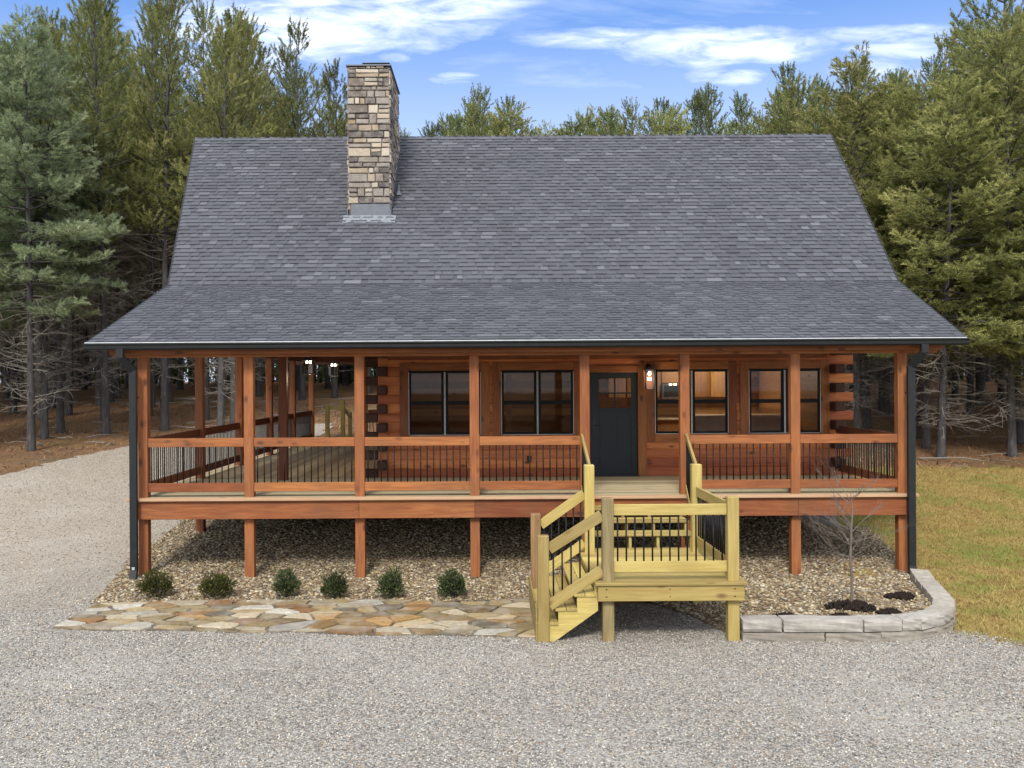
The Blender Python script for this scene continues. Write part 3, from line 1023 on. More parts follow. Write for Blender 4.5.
s = MB(); s.box(d0 - .02, d1 + .02, WALL - .10, WALL + .1, DK + .001, DK + .018); s.build('threshold', M['black_metal'], parent=door)

# socket cover on the wall between the windows
s = MB(); s.box(.72, .80, WALL - .04, WALL - .004, DK + .28, DK + .41); s.box(.735, .785, WALL - .05, WALL - .04, DK + .30, DK + .39); s.build('outlet_cover', M['black_metal'], parent=cabin, bevel=.006)

# interior
mb = MB()
mb.box(LX + .18, RX - .18, 23.6, 23.7, DK, 4.0)
for k in range(16):
    z0 = DK + k * .17
    mb.box(LX + .18, RX - .18, 23.57, 23.598, z0, z0 + .165)
for X in (LX + .172, RX - .20):
    for k in range(16): mb.box(X, X + .02, WALL + .18, 23.56, DK + k * .17, DK + k * .17 + .165)
mb.box(2.3, 2.42, 21.2, 23.56, DK, 3.98)
mb.build('interior_wall', M['pine_in'], parent=cabin)
mb = MB(); mb.box(LX + .2, RX - .2, WALL + .18, 23.6, DK - .01, DK); mb.build('floor', M['pine_in'], parent=cabin)
mb = MB(); mb.box(LX + .02, RX - .02, WALL + .02, 27.6, 3.95, 4.04); mb.build('ceiling', M['ceiling'], parent=cabin)

kc = thing('kitchen_cabinet', (4.6, 23.3, DK), 'wooden kitchen cabinets seen through the windows right of the door', 'cabinet')
mb = MB(); mb.box(2.9, 6.55, 22.95, 23.56, DK, DK + .90); mb.build('base_cabinet', M['pine_in'], parent=kc, bevel=.006)
mb = MB(); mb.box(2.88, 6.57, 22.9, 23.56, DK + .905, DK + .945); mb.build('countertop', M['stone_counter'], parent=kc, bevel=.005)
mb = MB()
for xa in (2.9, 3.34, 3.76): mb.box(xa, xa + .41, 23.2, 23.56, DK + 1.45, DK + 2.45)
mb.box(4.19, 4.95, 23.2, 23.56, DK + 1.80, DK + 2.45)
for xa in (4.97, 5.4, 5.85): mb.box(xa, xa + .42, 23.2, 23.56, DK + 1.45, DK + 2.45)
mb.build('wall_cabinet', M['pine_in'], parent=kc, bevel=.008)
mw = thing('microwave', (4.57, 23.3, DK + 1.42), 'black over range microwave with two lit lamps inside the kitchen', 'microwave')
mb = MB(); mb.box(4.19, 4.95, 23.12, 23.55, DK + 1.42, DK + 1.79); mb.build('body', M['steel'], parent=mw, bevel=.008)
mb = MB(); mb.box(4.23, 4.74, 23.105, 23.119, DK + 1.46, DK + 1.74); mb.build('door', M['black_metal'], parent=mw)
mb = MB(); mb.box(4.36, 4.42, 23.095, 23.103, DK + 1.745, DK + 1.785); mb.box(4.47, 4.53, 23.095, 23.103, DK + 1.745, DK + 1.785); mb.build('lamp', M['mlamp'], parent=mw)
ki = thing('kitchen_island', (5.6, 20.9, DK), 'cream topped kitchen island behind the rightmost windows', 'island')
mb = MB(); mb.box(4.50, 6.45, 20.75, 21.4, DK, DK + 1.05); mb.build('base', M['stone_counter'], parent=ki, bevel=.006)
mb = MB(); mb.box(4.45, 6.55, 20.6, 21.5, DK + 1.055, DK + 1.10); mb.build('top', M['stone_counter'], parent=ki, bevel=.006)
# pale interior door and timber post in the living room
mb = MB(); mb.box(.33, .45, 19.8, 19.92, DK, 3.94); mb.build('interior_post', M['pine_in'], parent=cabin)

# chimney
cx0, cx1, cy0, cy1, ct = -3.02, -2.12, 20.40, 22.4, 9.90


def roof_z(y):
    return ZK + (ZR - ZK) * (y - YK) / (YR - YK)


core = MB()
cb = roof_z(cy0)
core.box(cx0 + .02, cx1 - .02, cy0 + .02, cy1 - .02, cb - .4, ct - .02, col=(.09, .08, .07))
rg = random.Random(12)
CP = [(.46, .39, .30), (.37, .295, .21), (.33, .235, .135), (.185, .155, .135), (.25, .215, .185), (.12, .105, .10), (.54, .475, .39), (.30, .265, .235)]
CW = [3, 2, .8, 3.4, 3, 3, 2.2, 3]


def ledge_face(org, ux, W, z0, z1, nrm):
    z = z0
    while z < z1 - .03:
        hh = min(rg.choice((.09, .105, .125, .15, .19, .23)), z1 - z)
        if z1 - z - hh < .05: hh = z1 - z
        x = 0
        while x < W - .01:
            w = rg.choice((.11, .16, .22, .3, .38, .46)) * rg.uniform(.9, 1.1)
            w = min(w, W - x)
            if W - x - w < .08: w = W - x
            subs = [(z, hh)]
            if hh > .16 and rg.random() < .5: subs = [(z, hh * .5), (z + hh * .5, hh * .5)]
            for zz, h2 in subs:
                pr = rg.uniform(.022, .05)
                g = .010
                a, b, c, d = x + g, x + w - g, zz + g, zz + h2 - g
                col = np.array(rg.choices(CP, CW)[0]) * rg.uniform(.85, 1.15)
                if nrm[1] == 0 and False: pass
                V = []
                j = lambda: rg.uniform(-.006, .006)
                for dd, sh in ((-.02, 0), (pr - .012, 0), (pr, .012)):
                    for (p, q) in ((a + sh, c + sh), (b - sh, c + sh), (b - sh, d - sh), (a + sh, d - sh)):
                        V.append(np.array(org) + np.array(ux) * (p + j()) + np.array((0, 0, 1)) * (q + j()) + np.array(nrm) * (dd + j() * .5))
                F = []
                for r in (0, 4):
                    F += [(r + k, r + (k + 1) % 4, r + 4 + (k + 1) % 4, r + 4 + k) for k in range(4)]
                F.append((8, 9, 10, 11))
                core.add(V, F, None, None, col)
            x += w
        z += hh


ledge_face((cx0, cy0 + .02, 0), (1, 0, 0), cx1 - cx0, cb + .27, ct, (0, -1, 0))
ledge_face((cx1 - .02, cy0, 0), (0, 1, 0), cy1 - cy0, cb + .15, ct, (1, 0, 0))
ledge_face((cx0 + .02, cy1, 0), (0, -1, 0), cy1 - cy0, cb + .15, ct, (-1, 0, 0))
ledge_face((cx1, cy1 - .02, 0), (-1, 0, 0), cx1 - cx0, roof_z(cy1), ct, (0, 1, 0))
ch = core.build('chimney', M['ledge'], parent=cabin)
mb = MB(); mb.box(cx0 - .03, cx1 + .04, cy0 - .04, cy1 + .03, ct + .002, ct + .035); mb.build('cap_slab', M['galv'], parent=ch, bevel=.006)
mb = MB(); mb.box(cx0 + .34, cx1 - .03, cy0 + .10, cy0 + .75, ct + .036, ct + .085); mb.box(cx0 + .31, cx1 + .0, cy0 + .06, cy0 + .8, ct + .087, ct + .102); mb.build('flue_cap', M['black_metal'], parent=ch)
mb = MB()
mb.box(cx0 + .06, cx1 + .0, cy0 - .012, cy0 + .03, cb - .1, cb + .265)
sl = (ZR - ZK) / (YR - YK)
for X, s in ((cx1 + .004, 1), (cx0 - .024, -1)):
    V = []
    for y in (cy0 - .02, cy1):
        for xx in (X, X + .02):
            V += [(xx, y, roof_z(y) - .05), (xx, y, roof_z(y) + .15)]
    mb.add(V, [(0, 1, 5, 4), (2, 6, 7, 3), (1, 3, 7, 5), (0, 4, 6, 2), (0, 2, 3, 1), (4, 5, 7, 6)])
mb.build('flashing', M['galv'], parent=ch)
mb = MB()
for k in range(9):
    xa = cx0 - .10 + k * .125
    ya = cy0 - .20 - random.uniform(0, .035); yb = cy0 - .012
    V = [(xa, ya, roof_z(ya) + .03), (xa + .126, ya, roof_z(ya) + .03), (xa + .126, yb, roof_z(yb) + .034), (xa, yb, roof_z(yb) + .034)]
    mb.add(V + [(x, y, z - .006) for x, y, z in V], [(0, 1, 2, 3), (7, 6, 5, 4), (0, 4, 5, 1), (1, 5, 6, 2), (3, 2, 6, 7), (0, 3, 7, 4)])
mb.build('apron_flashing', M['pale_flash'], parent=ch)
mb = MB(); q = (-2.0, 21.05)
mb.tube([(q[0], q[1], roof_z(q[1]) - .1), (q[0], q[1], roof_z(q[1]) + .24)], .04, 10); mb.tube([(q[0], q[1], roof_z(q[1]) + .0), (q[0], q[1], roof_z(q[1]) + .10)], [.09, .045], 10)
mb.build('vent_pipe', M['galv'], parent=roof)

# downspouts
for (gx, px_, s, lab) in ((-5.93, -5.785, 1, None), (6.97, 6.82, -1, None)):
    mb = MB()
    w, dd = .118, .075
    yg = gy - .06; yp = 15.395
    P = [(gx, yg, 3.68), (gx, yg, 3.55), (px_, yp, 3.33), (px_, yp, .10), (px_ - .006, yp - .05, -.06)]
    for a, b in zip(P[:-1], P[1:]):
        a, b = Vector(a), Vector(b); e = (b - a).normalized() * .012
        mb.bar(a - e, b + e, w, dd, up=(0, 1, 0.001), tone=.5)
    mb.bar((px_ - .06, yp + .05, 2.9), (px_ + .06, yp + .05, 2.9), .1, .03)
    o = mb.build('downspout', M['gutter'], parent=cabin, bevel=.008)
    mb = MB(); mb.box(px_ - .022, px_ + .022, yp - .044, yp - .036, .115, .16)
    mb.build('strap', M['gutter_lip'] if s > 0 else M['black_metal'], parent=o)

# ------------------------------------------------------------------ lanterns
def lantern(name, x, y, ztop, w, h, label, wallmount, power):
    t = thing(name, (x, y, ztop - h), label, 'lantern', 'lit porch lanterns')
    mb = MB(); e = w / 2
    for sx in (-1, 1):
        for sy in (-1, 1): mb.box(x + sx * e - .007, x + sx * e + .007, y + sy * e - .007, y + sy * e + .007, ztop - h, ztop - .03)
    mb.box(x - e - .01, x + e + .01, y - e - .01, y + e + .01, ztop - h - .012, ztop - h + .006)
    mb.box(x - e - .02, x + e + .02, y - e - .02, y + e + .02, ztop - .03, ztop - .005)
    mb.box(x - e * .6, x + e * .6, y - e * .6, y + e * .6, ztop - .005, ztop + .035)
    if wallmount:
        mb.box(x - .045, x + .045, WALL - .045, WALL - .02, ztop - .08, ztop + .09); mb.box(x - .015, x + .015, y, WALL - .03, ztop + .036, ztop + .06)
    else:
        mb.tube([(x, y, ztop + .03), (x, y, 4.05)], .008, 6)
    mb.build('frame', M['black_metal'], parent=t)
    g = MB()
    for sx in (-1, 1): g.box(x + sx * (e - .004) - .002, x + sx * (e - .004) + .002, y - e + .01, y + e - .01, ztop - h + .01, ztop - .032)
    g.box(x - e + .01, x + e - .01, y - e + .002, y - e + .006, ztop - h + .01, ztop - .032)
    g.build('lantern_glass', M['lantern_glass'], parent=t)
    b = MB(); n = 8
    if wallmount: b.tube([(x, y, ztop - .13), (x, y, ztop - .11), (x, y, ztop - .08), (x, y, ztop - .05)], [.012, .028, .024, .01], 10)
    else:
        for dx in (-.035, .035): b.tube([(x + dx, y, ztop - .09), (x + dx, y, ztop - .075), (x + dx, y, ztop - .05), (x + dx, y, ztop - .035)], [.01, .024, .022, .01], 10)
    b.build('bulb', M['bulb'], parent=t, smooth=True)
    li = bpy.data.lights.new('lantern_light', 'POINT'); li.energy = power; li.color = (1, .78, .5); li.shadow_soft_size = .05
    lo = bpy.data.objects.new('lantern_light', li); COL.objects.link(lo); lo.location = (x, y - (.14 if wallmount else 0), ztop - h * .5 - (0 if wallmount else .25)); lo.parent = t; lo.matrix_parent_inverse = Matrix.Translation(-t.location)
    return t


lantern('wall_lantern', 3.105, WALL - .16, DK + 2.10, .15, .40, 'black wall lantern with one lit bulb right of the dark door', True, 7)
lantern('hanging_lantern', -3.70, 19.4, 3.60, .21, .30, 'lit glass lantern under the left porch roof, nearer the corner post', False, 9)
lantern('hanging_lantern', -3.52, 21.4, 3.57, .21, .30, 'lit glass lantern under the left porch roof, nearer the log wall', False, 9)

for (x, y, e) in ((4.9, 22.2, 60), (.2, 21.6, 8)):  # kitchen light, then an unseen fill added to brighten the left windows
    li = bpy.data.lights.new('room_light', 'POINT'); li.energy = e; li.color = (1, .84, .60); li.shadow_soft_size = .15
    lo = bpy.data.objects.new('room_light', li); COL.objects.link(lo); lo.location = (x, y, 3.7)
    lo.parent = cabin; lo.matrix_parent_inverse = Matrix.Translation(-cabin.location)

# ------------------------------------------------------------------ entry stairs of treated pine
LZ = .69                        # landing surface
LF, LB = 11.45, 13.75           # front and back of the landing
lx0, lx1 = 1.27, 3.08
st = thing('entry_stairs', (2.1, 12.6, 0), 'new yellow timber stairs with railed landing in front of the door', 'stairs')
mb = MB()
y = LF
while y < LB + .1:
    mb.box(lx0 - .015, lx1 + .015, y, y + .137, LZ - .036, LZ); y += .142
mb.build('landing', M['yellow'], parent=st, bevel=.005)
mb = MB()
mb.box(lx0 + .02, lx1 - .02, LF + .025, LF + .063, LZ - .225, LZ - .038)
mb.box(lx1 - .06, lx1 - .02, LF + .064, LB, LZ - .225, LZ - .038); mb.box(lx0 + .02, lx0 + .06, LF + .064, LB, LZ - .225, LZ - .038)
mb.box(lx0 + .06, lx1 - .06, LB - .04, LB, LZ - .225, LZ - .038)
mb.build('landing_frame', M['yellow'], parent=st, bevel=.004)
pw = .07
mb = MB()
for xx in (lx0 + .12, lx0 + .125, lx1 - .14, lx1 - .135, 2.16):
    for zz_ in (.52, .61): mb.box(xx - .006, xx + .006, LF + .021, LF + .0255, zz_ - .006, zz_ + .006)
mb.build('screw_heads', M['black_metal'], parent=st)


def spost(cx, cy, z0, z1, mat='yellow', lab=None, tone=None):
    mb = MB(); mb.box(cx - pw, cx + pw, cy - pw, cy + pw, z0, z1, tone=tone)
    o = mb.build('post', M[mat], parent=st, bevel=.008)
    if lab: o['label'] = lab


FX0, FX1 = 1.425, 2.95
FY, BY = 11.62, 13.52
NX = .635
spost(FX0, FY, -.15, LZ + 1.01, 'old_yellow', 'weathered grey brown post at the landing corner')
spost(FX1, FY, -.15, LZ + 1.02)
spost(1.40, BY, -.15, LZ + 1.245)
spost(2.925, BY, -.15, LZ + 1.245)
spost(NX, FY, -.15, 1.245)
spost(NX, BY, -.15, 1.245, 'brown_pine', 'reddish brown post at the foot of the stairs')


def flight_rail(p0, p1, z_top, z_bot, hgt=.135, name='railing', n=None):
    """rails between two posts; z_top / z_bot are pairs of heights of the upper edges"""
    p0, p1 = Vector(p0), Vector(p1)
    mb = MB()
    for za, zb_ in (z_top, z_bot):
        a = Vector((p0.x, p0.y, za - hgt / 2)); b = Vector((p1.x, p1.y, zb_ - hgt / 2))
        mb.bar(a, b, .038, hgt)
    r = mb.build(name, M['yellow'], parent=st, bevel=.004)
    L = (p1 - p0).length
    n = n or round(L / .108)
    for k in range(n):
        t = (k + .5) / n
        q = p0.lerp(p1, t)
        zt = z_top[0] + (z_top[1] - z_top[0]) * t - hgt; zbm = z_bot[0] + (z_bot[1] - z_bot[0]) * t
        baluster(r, (q.x, q.y, zbm - .01), zt - zbm + .02)


flight_rail((FX0 + pw, FY, 0), (FX1 - pw, FY, 0), (LZ + .93, LZ + .93), (LZ + .235, LZ + .235))
flight_rail((FX1, FY + pw, 0), (2.925, BY - pw, 0), (LZ + .93, LZ + .93), (LZ + .235, LZ + .235))
flight_rail((NX + pw, FY - .02, 0), (FX0 - pw, FY - .02, 0), (1.15, 1.56), (.46, .89))
flight_rail((NX + pw, BY, 0), (1.40 - pw, BY, 0), (1.15, 1.59), (.46, .89))
flight_rail((1.50, 15.56, 0), (1.42, BY + pw, 0), (2.26, 1.92), (1.42, .95), .09)
flight_rail((3.21, 15.56, 0), (2.945, BY + pw, 0), (2.26, 1.92), (1.42, .95), .09)
# upper flight
ty = [15.44, 15.06, 14.68, 14.30]
tz = [DK, 1.105, .96, .815]
for k in range(1, 4):
    mb = MB()
    for q in (0, 1):
        mb.box(1.50, 3.06, ty[k] + q * .195, ty[k] + q * .195 + .19, tz[k] - .036, tz[k])
    mb.build('tread', M['yellow'], parent=st, bevel=.005)
mb = MB()
for xx in (1.52, 2.08, 2.5, 3.0):
    for k in range(1, 4):
        mb.box(xx, xx + .04, ty[k] + .03, ty[k] + .405, LZ - .12 if k == 3 else tz[k] - .29, tz[k] - .038)
mb.build('stringer', M['yellow'], parent=st)
# lower flight runs to the left
tzs = [.535, .36, .19]
txs = [1.03, .80, .57]
for k in range(3):
    mb = MB()
    for q in (0, 1):
        mb.box(txs[k] + q * .135 - .02, txs[k] + q * .135 + .11, LF + .12, BY + .06, tzs[k] - .036, tzs[k])
    mb.build('tread', M['yellow'], parent=st, bevel=.004)
for yy in (LF + .135, 12.55, BY - .02):
    mb = MB()
    prof_s = [(.56, GZ), (.74, GZ), (1.30, .33), (1.30, .65), (1.26, .65), (1.26, .497), (1.045, .497), (1.045, .322), (.815, .322), (.815, .152), (.56, .152)]
    n = len(prof_s)
    V = [(x, yy, z) for x, z in prof_s] + [(x, yy + .038, z) for x, z in prof_s]
    mb.add(V, [tuple(range(n)), tuple(range(2 * n - 1, n - 1, -1))] + [(k, n + k, n + (k + 1) % n, (k + 1) % n) for k in range(n)])
    mb.build('stringer', M['yellow'], parent=st)
mb = MB(); mb.box(.54, .56, LF + .12, BY + .10, GZ, .35); mb.build('kick_board', M['yellow'], parent=st)

# small stairs at the far corner of the porch
bs = thing('back_stairs', (-4.9, 31.2, float(G(0, 31))), 'pale timber stair posts at the far end of the left porch', 'stairs')
for (x, y, z1) in ((-5.25, 30.62, 2.40), (-4.75, 30.62, 2.52), (-4.75, 32.2, 2.1)):
    mb = MB(); mb.box(x - .065, x + .065, y - .065, y + .065, float(G(0, y)) - .1, z1); mb.build('post', M['yellow'], parent=bs, bevel=.008)
mb = MB(); mb.bar((-4.75, 30.62, 2.3), (-4.75, 32.2, 1.95), .04, .13); mb.bar((-5.25, 30.6, 2.3), (-4.82, 30.6, 2.3), .04, .13); mb.build('handrail', M['yellow'], parent=bs)
mb = MB(); mb.box(-5.2, -4.8, 30.7, 31.0, 1.1, 1.14); mb.box(-5.2, -4.8, 31.0, 31.3, .98, 1.02); mb.box(-5.24, -5.2, 30.6, 32, .9, 1.2); mb.build('tread', M['yellow'], parent=bs)

# ------------------------------------------------------------------ retaining wall
rw = thing('retaining_wall', (5, 11.6, 0), 'low grey curved stone block wall edging the bed right of the stairs', 'retaining wall')


def blockmesh(c, ang, L, D, H, taper, rg, tint):
    import bmesh
    bm = bmesh.new(); bmesh.ops.create_cube(bm, size=1)
    bmesh.ops.subdivide_edges(bm, edges=bm.edges[:], cuts=3, use_grid_fill=True)
    ca, sa = math.cos(ang), math.sin(ang)
    V = []
    for v in bm.verts:
        x, y, z = v.co
        face = abs(y + .5) < 1e-4
        nz = rg.gauss(0, 1)
        edge = sum(abs(abs(q) - .5) < 1e-4 for q in (x, y, z)) >= 2
        y2 = y * D + (nz * .005 if face else 0) + (.014 if (edge and face) else 0)
        x2 = x * L * (1 + taper * y) + rg.gauss(0, .003) - (.006 if edge else 0) * np.sign(x)
        z2 = z * H + rg.gauss(0, .004) * (z > 0) - (.006 if edge and z > 0 else 0)
        V.append((c[0] + x2 * ca - y2 * sa, c[1] + x2 * sa + y2 * ca, c[2] + z2))
    bm.verts.index_update()
    F = [[v.index for v in f.verts] for f in bm.faces]
    bm.free()
    return V, F


path_w = [(3.04, 11.53), (4.76, 11.48), (5.34, 11.60), (5.78, 11.92), (6.07, 12.42), (6.26, 13.1), (6.44, 13.8), (6.66, 14.5)]


def resample(P, ds):
    P = [np.array(p) for p in P]; out = []
    segL = [np.linalg.norm(b - a) for a, b in zip(P[:-1], P[1:])]
    tot = sum(segL)
    for s in ds:
        s = min(s, tot - 1e-6); k = 0
        while s > segL[k]: s -= segL[k]; k += 1
        out.append(P[k] + (P[k + 1] - P[k]) * s / segL[k])
    return out, tot


rg = random.Random(21)
_, TOT = resample(path_w, [0])
for course, (z0, hh, lens, off) in enumerate(((GZ - .02, .155, [1.0, .68, .45, .40, .42, .42, .44, .46, .4], .03), (GZ + .138, .15, [.49, .97, .49, .26, .44, .44, .46, .46, .44, .46, .4], .0))):
    s = 0; k = 0
    while s < TOT - .12:
        L = lens[k % len(lens)]; k += 1
        if s + L > TOT: L = TOT - s
        (a, b), _ = resample(path_w, [s, s + L])
        m = (a + b) / 2; ang = math.atan2(b[1] - a[1], b[0] - a[0])
        nrm = np.array((-math.sin(ang), math.cos(ang)))
        D = .27 if course else .25
        c = m + nrm * (D / 2 - .02 + (.0 if course else .012))
        t = rg.uniform(.85, 1.12)
        base = np.array((.35, .325, .29) if course else (.25, .222, .185)) * t
        if s > 2.4: base = base * np.array((1.0, .97, .92))
        V, F = blockmesh((c[0], c[1], z0 + hh / 2 + .0), ang, L - .012, D, hh - .004, .0 if s < 1.6 else -.16, rg, None)
        mb = MB(); mb.add(V, F, None, None, base)
        mb.build('block', M['block'], parent=rw)
        s += L

# ------------------------------------------------------------------ plants in the bed
def shrub_mesh(seed, r, h, n=1900):
    rg = np.random.default_rng(seed)
    u = rg.normal(0, 1, (n, 3)); u[:, 2] = np.abs(u[:, 2]) * 1.0 - .45; u /= np.linalg.norm(u, axis=1, keepdims=True)
    rad = rg.random(n) ** .45
    lump = 1 + .22 * np.sin(5 * u[:, 0] + seed) * np.cos(4 * u[:, 1]) + .14 * np.sin(9 * u[:, 2] + 3 * u[:, 0] + seed)
    P = u * (rad * lump)[:, None] * np.array((r * .92, r * .92, h * .62)) + np.array((0, 0, h * .40))
    P[:, 2] = np.maximum(P[:, 2], .015)
    d = u * .6 + rg.normal(0, .5, (n, 3)) + np.array((0, 0, .55)); d /= np.linalg.norm(d, axis=1, keepdims=True)
    s = np.cross(d, rg.normal(0, 1, (n, 3))); s /= np.linalg.norm(s, axis=1, keepdims=True)
    L = rg.uniform(.028, .06, n)[:, None]; W = L * .22
    V = np.stack([P, P + d * L * .5 + s * W, P + d * L, P + d * L * .5 - s * W], 1).reshape(-1, 3)
    F = np.arange(4 * n).reshape(-1, 4)
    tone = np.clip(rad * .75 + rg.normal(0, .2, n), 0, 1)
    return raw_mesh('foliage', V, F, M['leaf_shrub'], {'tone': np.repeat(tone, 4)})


SH = [(-4.97, 14.05, .25, .43, 'loose light green shrub beside the left downspout'), (-4.05, 14.0, .25, .40, 'round shrub between the left downspout and the second porch post'),
      (-3.03, 14.0, .22, .40, 'round shrub in the bed just right of the second porch post'), (-2.29, 13.95, .21, .37, 'small dark shrub just left of the third porch post'),
      (-1.46, 13.9, .21, .40, 'upright dark shrub just right of the third porch post'), (-.57, 13.95, .215, .39, 'dark shrub nearest the stairs, left of the fourth porch post')]
for i, (x, y, r, h, lab) in enumerate(SH):
    z = float(BED(x, y))
    t = thing('shrub', (x, y, z), lab, 'shrub', 'small evergreen shrubs along the flagstone path')
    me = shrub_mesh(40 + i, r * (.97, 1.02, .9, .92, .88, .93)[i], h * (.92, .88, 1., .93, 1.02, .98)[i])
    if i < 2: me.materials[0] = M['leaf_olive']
    o = bpy.data.objects.new('foliage', me); COL.objects.link(o); o.parent = t
    mb = MB(); rr = random.Random(i)
    for k in range(9):
        a = rr.uniform(0, 6.28); q = rr.uniform(.3, .8)
        mb.tube([(0, 0, -.03), (math.cos(a) * r * q * .5, math.sin(a) * r * q * .5, h * .35), (math.cos(a) * r * q, math.sin(a) * r * q, h * .8)], [.01, .007, .003], 5)
    o = mb.build('stems', M['bark']); o.parent = t


def branchy(mb, p, d, L, r, depth, rg, spread=.6, seg=4):
    P = [np.array(p)]; d = np.array(d, float)
    for k in range(seg):
        d = d + np.array([rg.gauss(0, .10), rg.gauss(0, .10), rg.gauss(.02, .06)]); d /= np.linalg.norm(d)
        P.append(P[-1] + d * L / seg)
    mb.tube(P, np.linspace(r, r * .45, seg + 1), 5, .5)
    if depth == 0: return
    nb = rg.randint(3, 5)
    for k in range(nb):
        t = rg.uniform(.3, 1.)
        i = min(seg - 1, int(t * seg)); q = P[i] + (P[i + 1] - P[i]) * (t * seg - i)
        e = d + np.array([rg.gauss(0, spread), rg.gauss(0, spread), rg.gauss(.15, .25)]); e /= np.linalg.norm(e)
        branchy(mb, q, e, L * rg.uniform(.4, .65), r * .5, depth - 1, rg, spread, seg)


rg = random.Random(4)
sx, sy = 4.76, 12.55; sz = float(BED(sx, sy))
sap = thing('young_tree', (sx, sy, sz), 'small bare leafless tree growing in the stone bed by the curved wall', 'tree')
mb = MB()
tp = [(0, 0, -.05), (.005, 0, .35), (-.01, .01, .7), (.0, .0, 1.0), (.02, 0, 1.3), (.0, .02, 1.55)]
mb.tube(tp, [.022, .019, .016, .012, .008, .004], 7, .5)
for k in range(20):
    t = rg.uniform(.36, .98); z = 1.5 * t; a = rg.uniform(0, 6.28); up = rg.uniform(.25, 1.0)
    branchy(mb, (0, 0, z), (math.cos(a), math.sin(a), up), rg.uniform(.30, .68) * (1.25 - .55 * t), .0052, 2, rg, .5)
o = mb.build('trunk', M['sapling']); o.parent = sap


def mound(name, x, y, r, h, label):
    rgn = np.random.default_rng(int(abs(x * 100)))
    n = 260
    a = rgn.uniform(0, 6.283, n); q = r * np.sqrt(rgn.random(n)); k = 1 + .25 * np.sin(3 * a + x)
    px, py = x + q * k * np.cos(a), y + .75 * q * k * np.sin(a)
    P = np.stack([px, py, BED(px, py) + h * (1 - (q / r) ** 2) + .02], 1)
    V = OCT[None] * rgn.uniform(.015, .045, (n, 1, 3)) * (1 + rgn.uniform(-.3, .3, (n, 6, 1))) + P[:, None]
    F = OCTF[None] + (np.arange(n) * 6)[:, None, None]
    o = link(name, raw_mesh(name, V.reshape(-1, 3), F.reshape(-1, 3), M['mulch']))
    tag(o, label, 'mulch', 'dark mulch patches in the stone bed', 'stuff')


mound('bark_mulch', 4.76, 12.55, .30, .05, 'ring of dark bark mulch round the bare young tree')
mound('bark_mulch', 5.66, 13.1, .17, .03, 'dark mulch patch near the right downspout')
mound('bark_mulch', 3.72, 11.98, .17, .03, 'dark mulch patch behind the wall nearest the stairs')
mound('bark_mulch', 4.42, 12.0, .12, .02, 'small dark mulch patch behind the front of the wall')
mound('bark_mulch', 5.12, 12.2, .13, .02, 'dark mulch patch inside the bend of the wall')

# ------------------------------------------------------------------ trees
def needle_shoots(B, A, Ls, nl, w, per, rg, tone, cone=(.4, 1.0)):
    """B base points, A axis directions, Ls lengths -> triangles of needles along each shoot"""
    n = len(B)
    t = rg.random((n, per)) ** .8
    ref = rg.normal(0, 1, (n, per, 3))
    ax = A[:, None, :]
    rad = ref - (ref * ax).sum(-1, keepdims=True) * ax
    rad /= np.linalg.norm(rad, axis=-1, keepdims=True) + 1e-9
    ph = rg.uniform(cone[0], cone[1], (n, per, 1))
    d = ax * np.cos(ph) + rad * np.sin(ph)
    p = B[:, None] + ax * (t * Ls[:, None])[..., None]
    ln = nl * rg.uniform(.7, 1.2, (n, per, 1))
    s = np.cross(d, rg.normal(0, 1, (n, per, 3))); s /= np.linalg.norm(s, axis=-1, keepdims=True) + 1e-9
    V = np.stack([p - s * w * .5, p + s * w * .5, p + d * ln], 2).reshape(-1, 3)
    T = np.clip(tone[:, None] + rg.normal(0, .08, (n, per)), 0, 1).repeat(3, 1).ravel() if False else np.repeat(np.clip(tone[:, None] + rg.normal(0, .08, (n, per)), 0, 1).ravel(), 3)
    return V, T


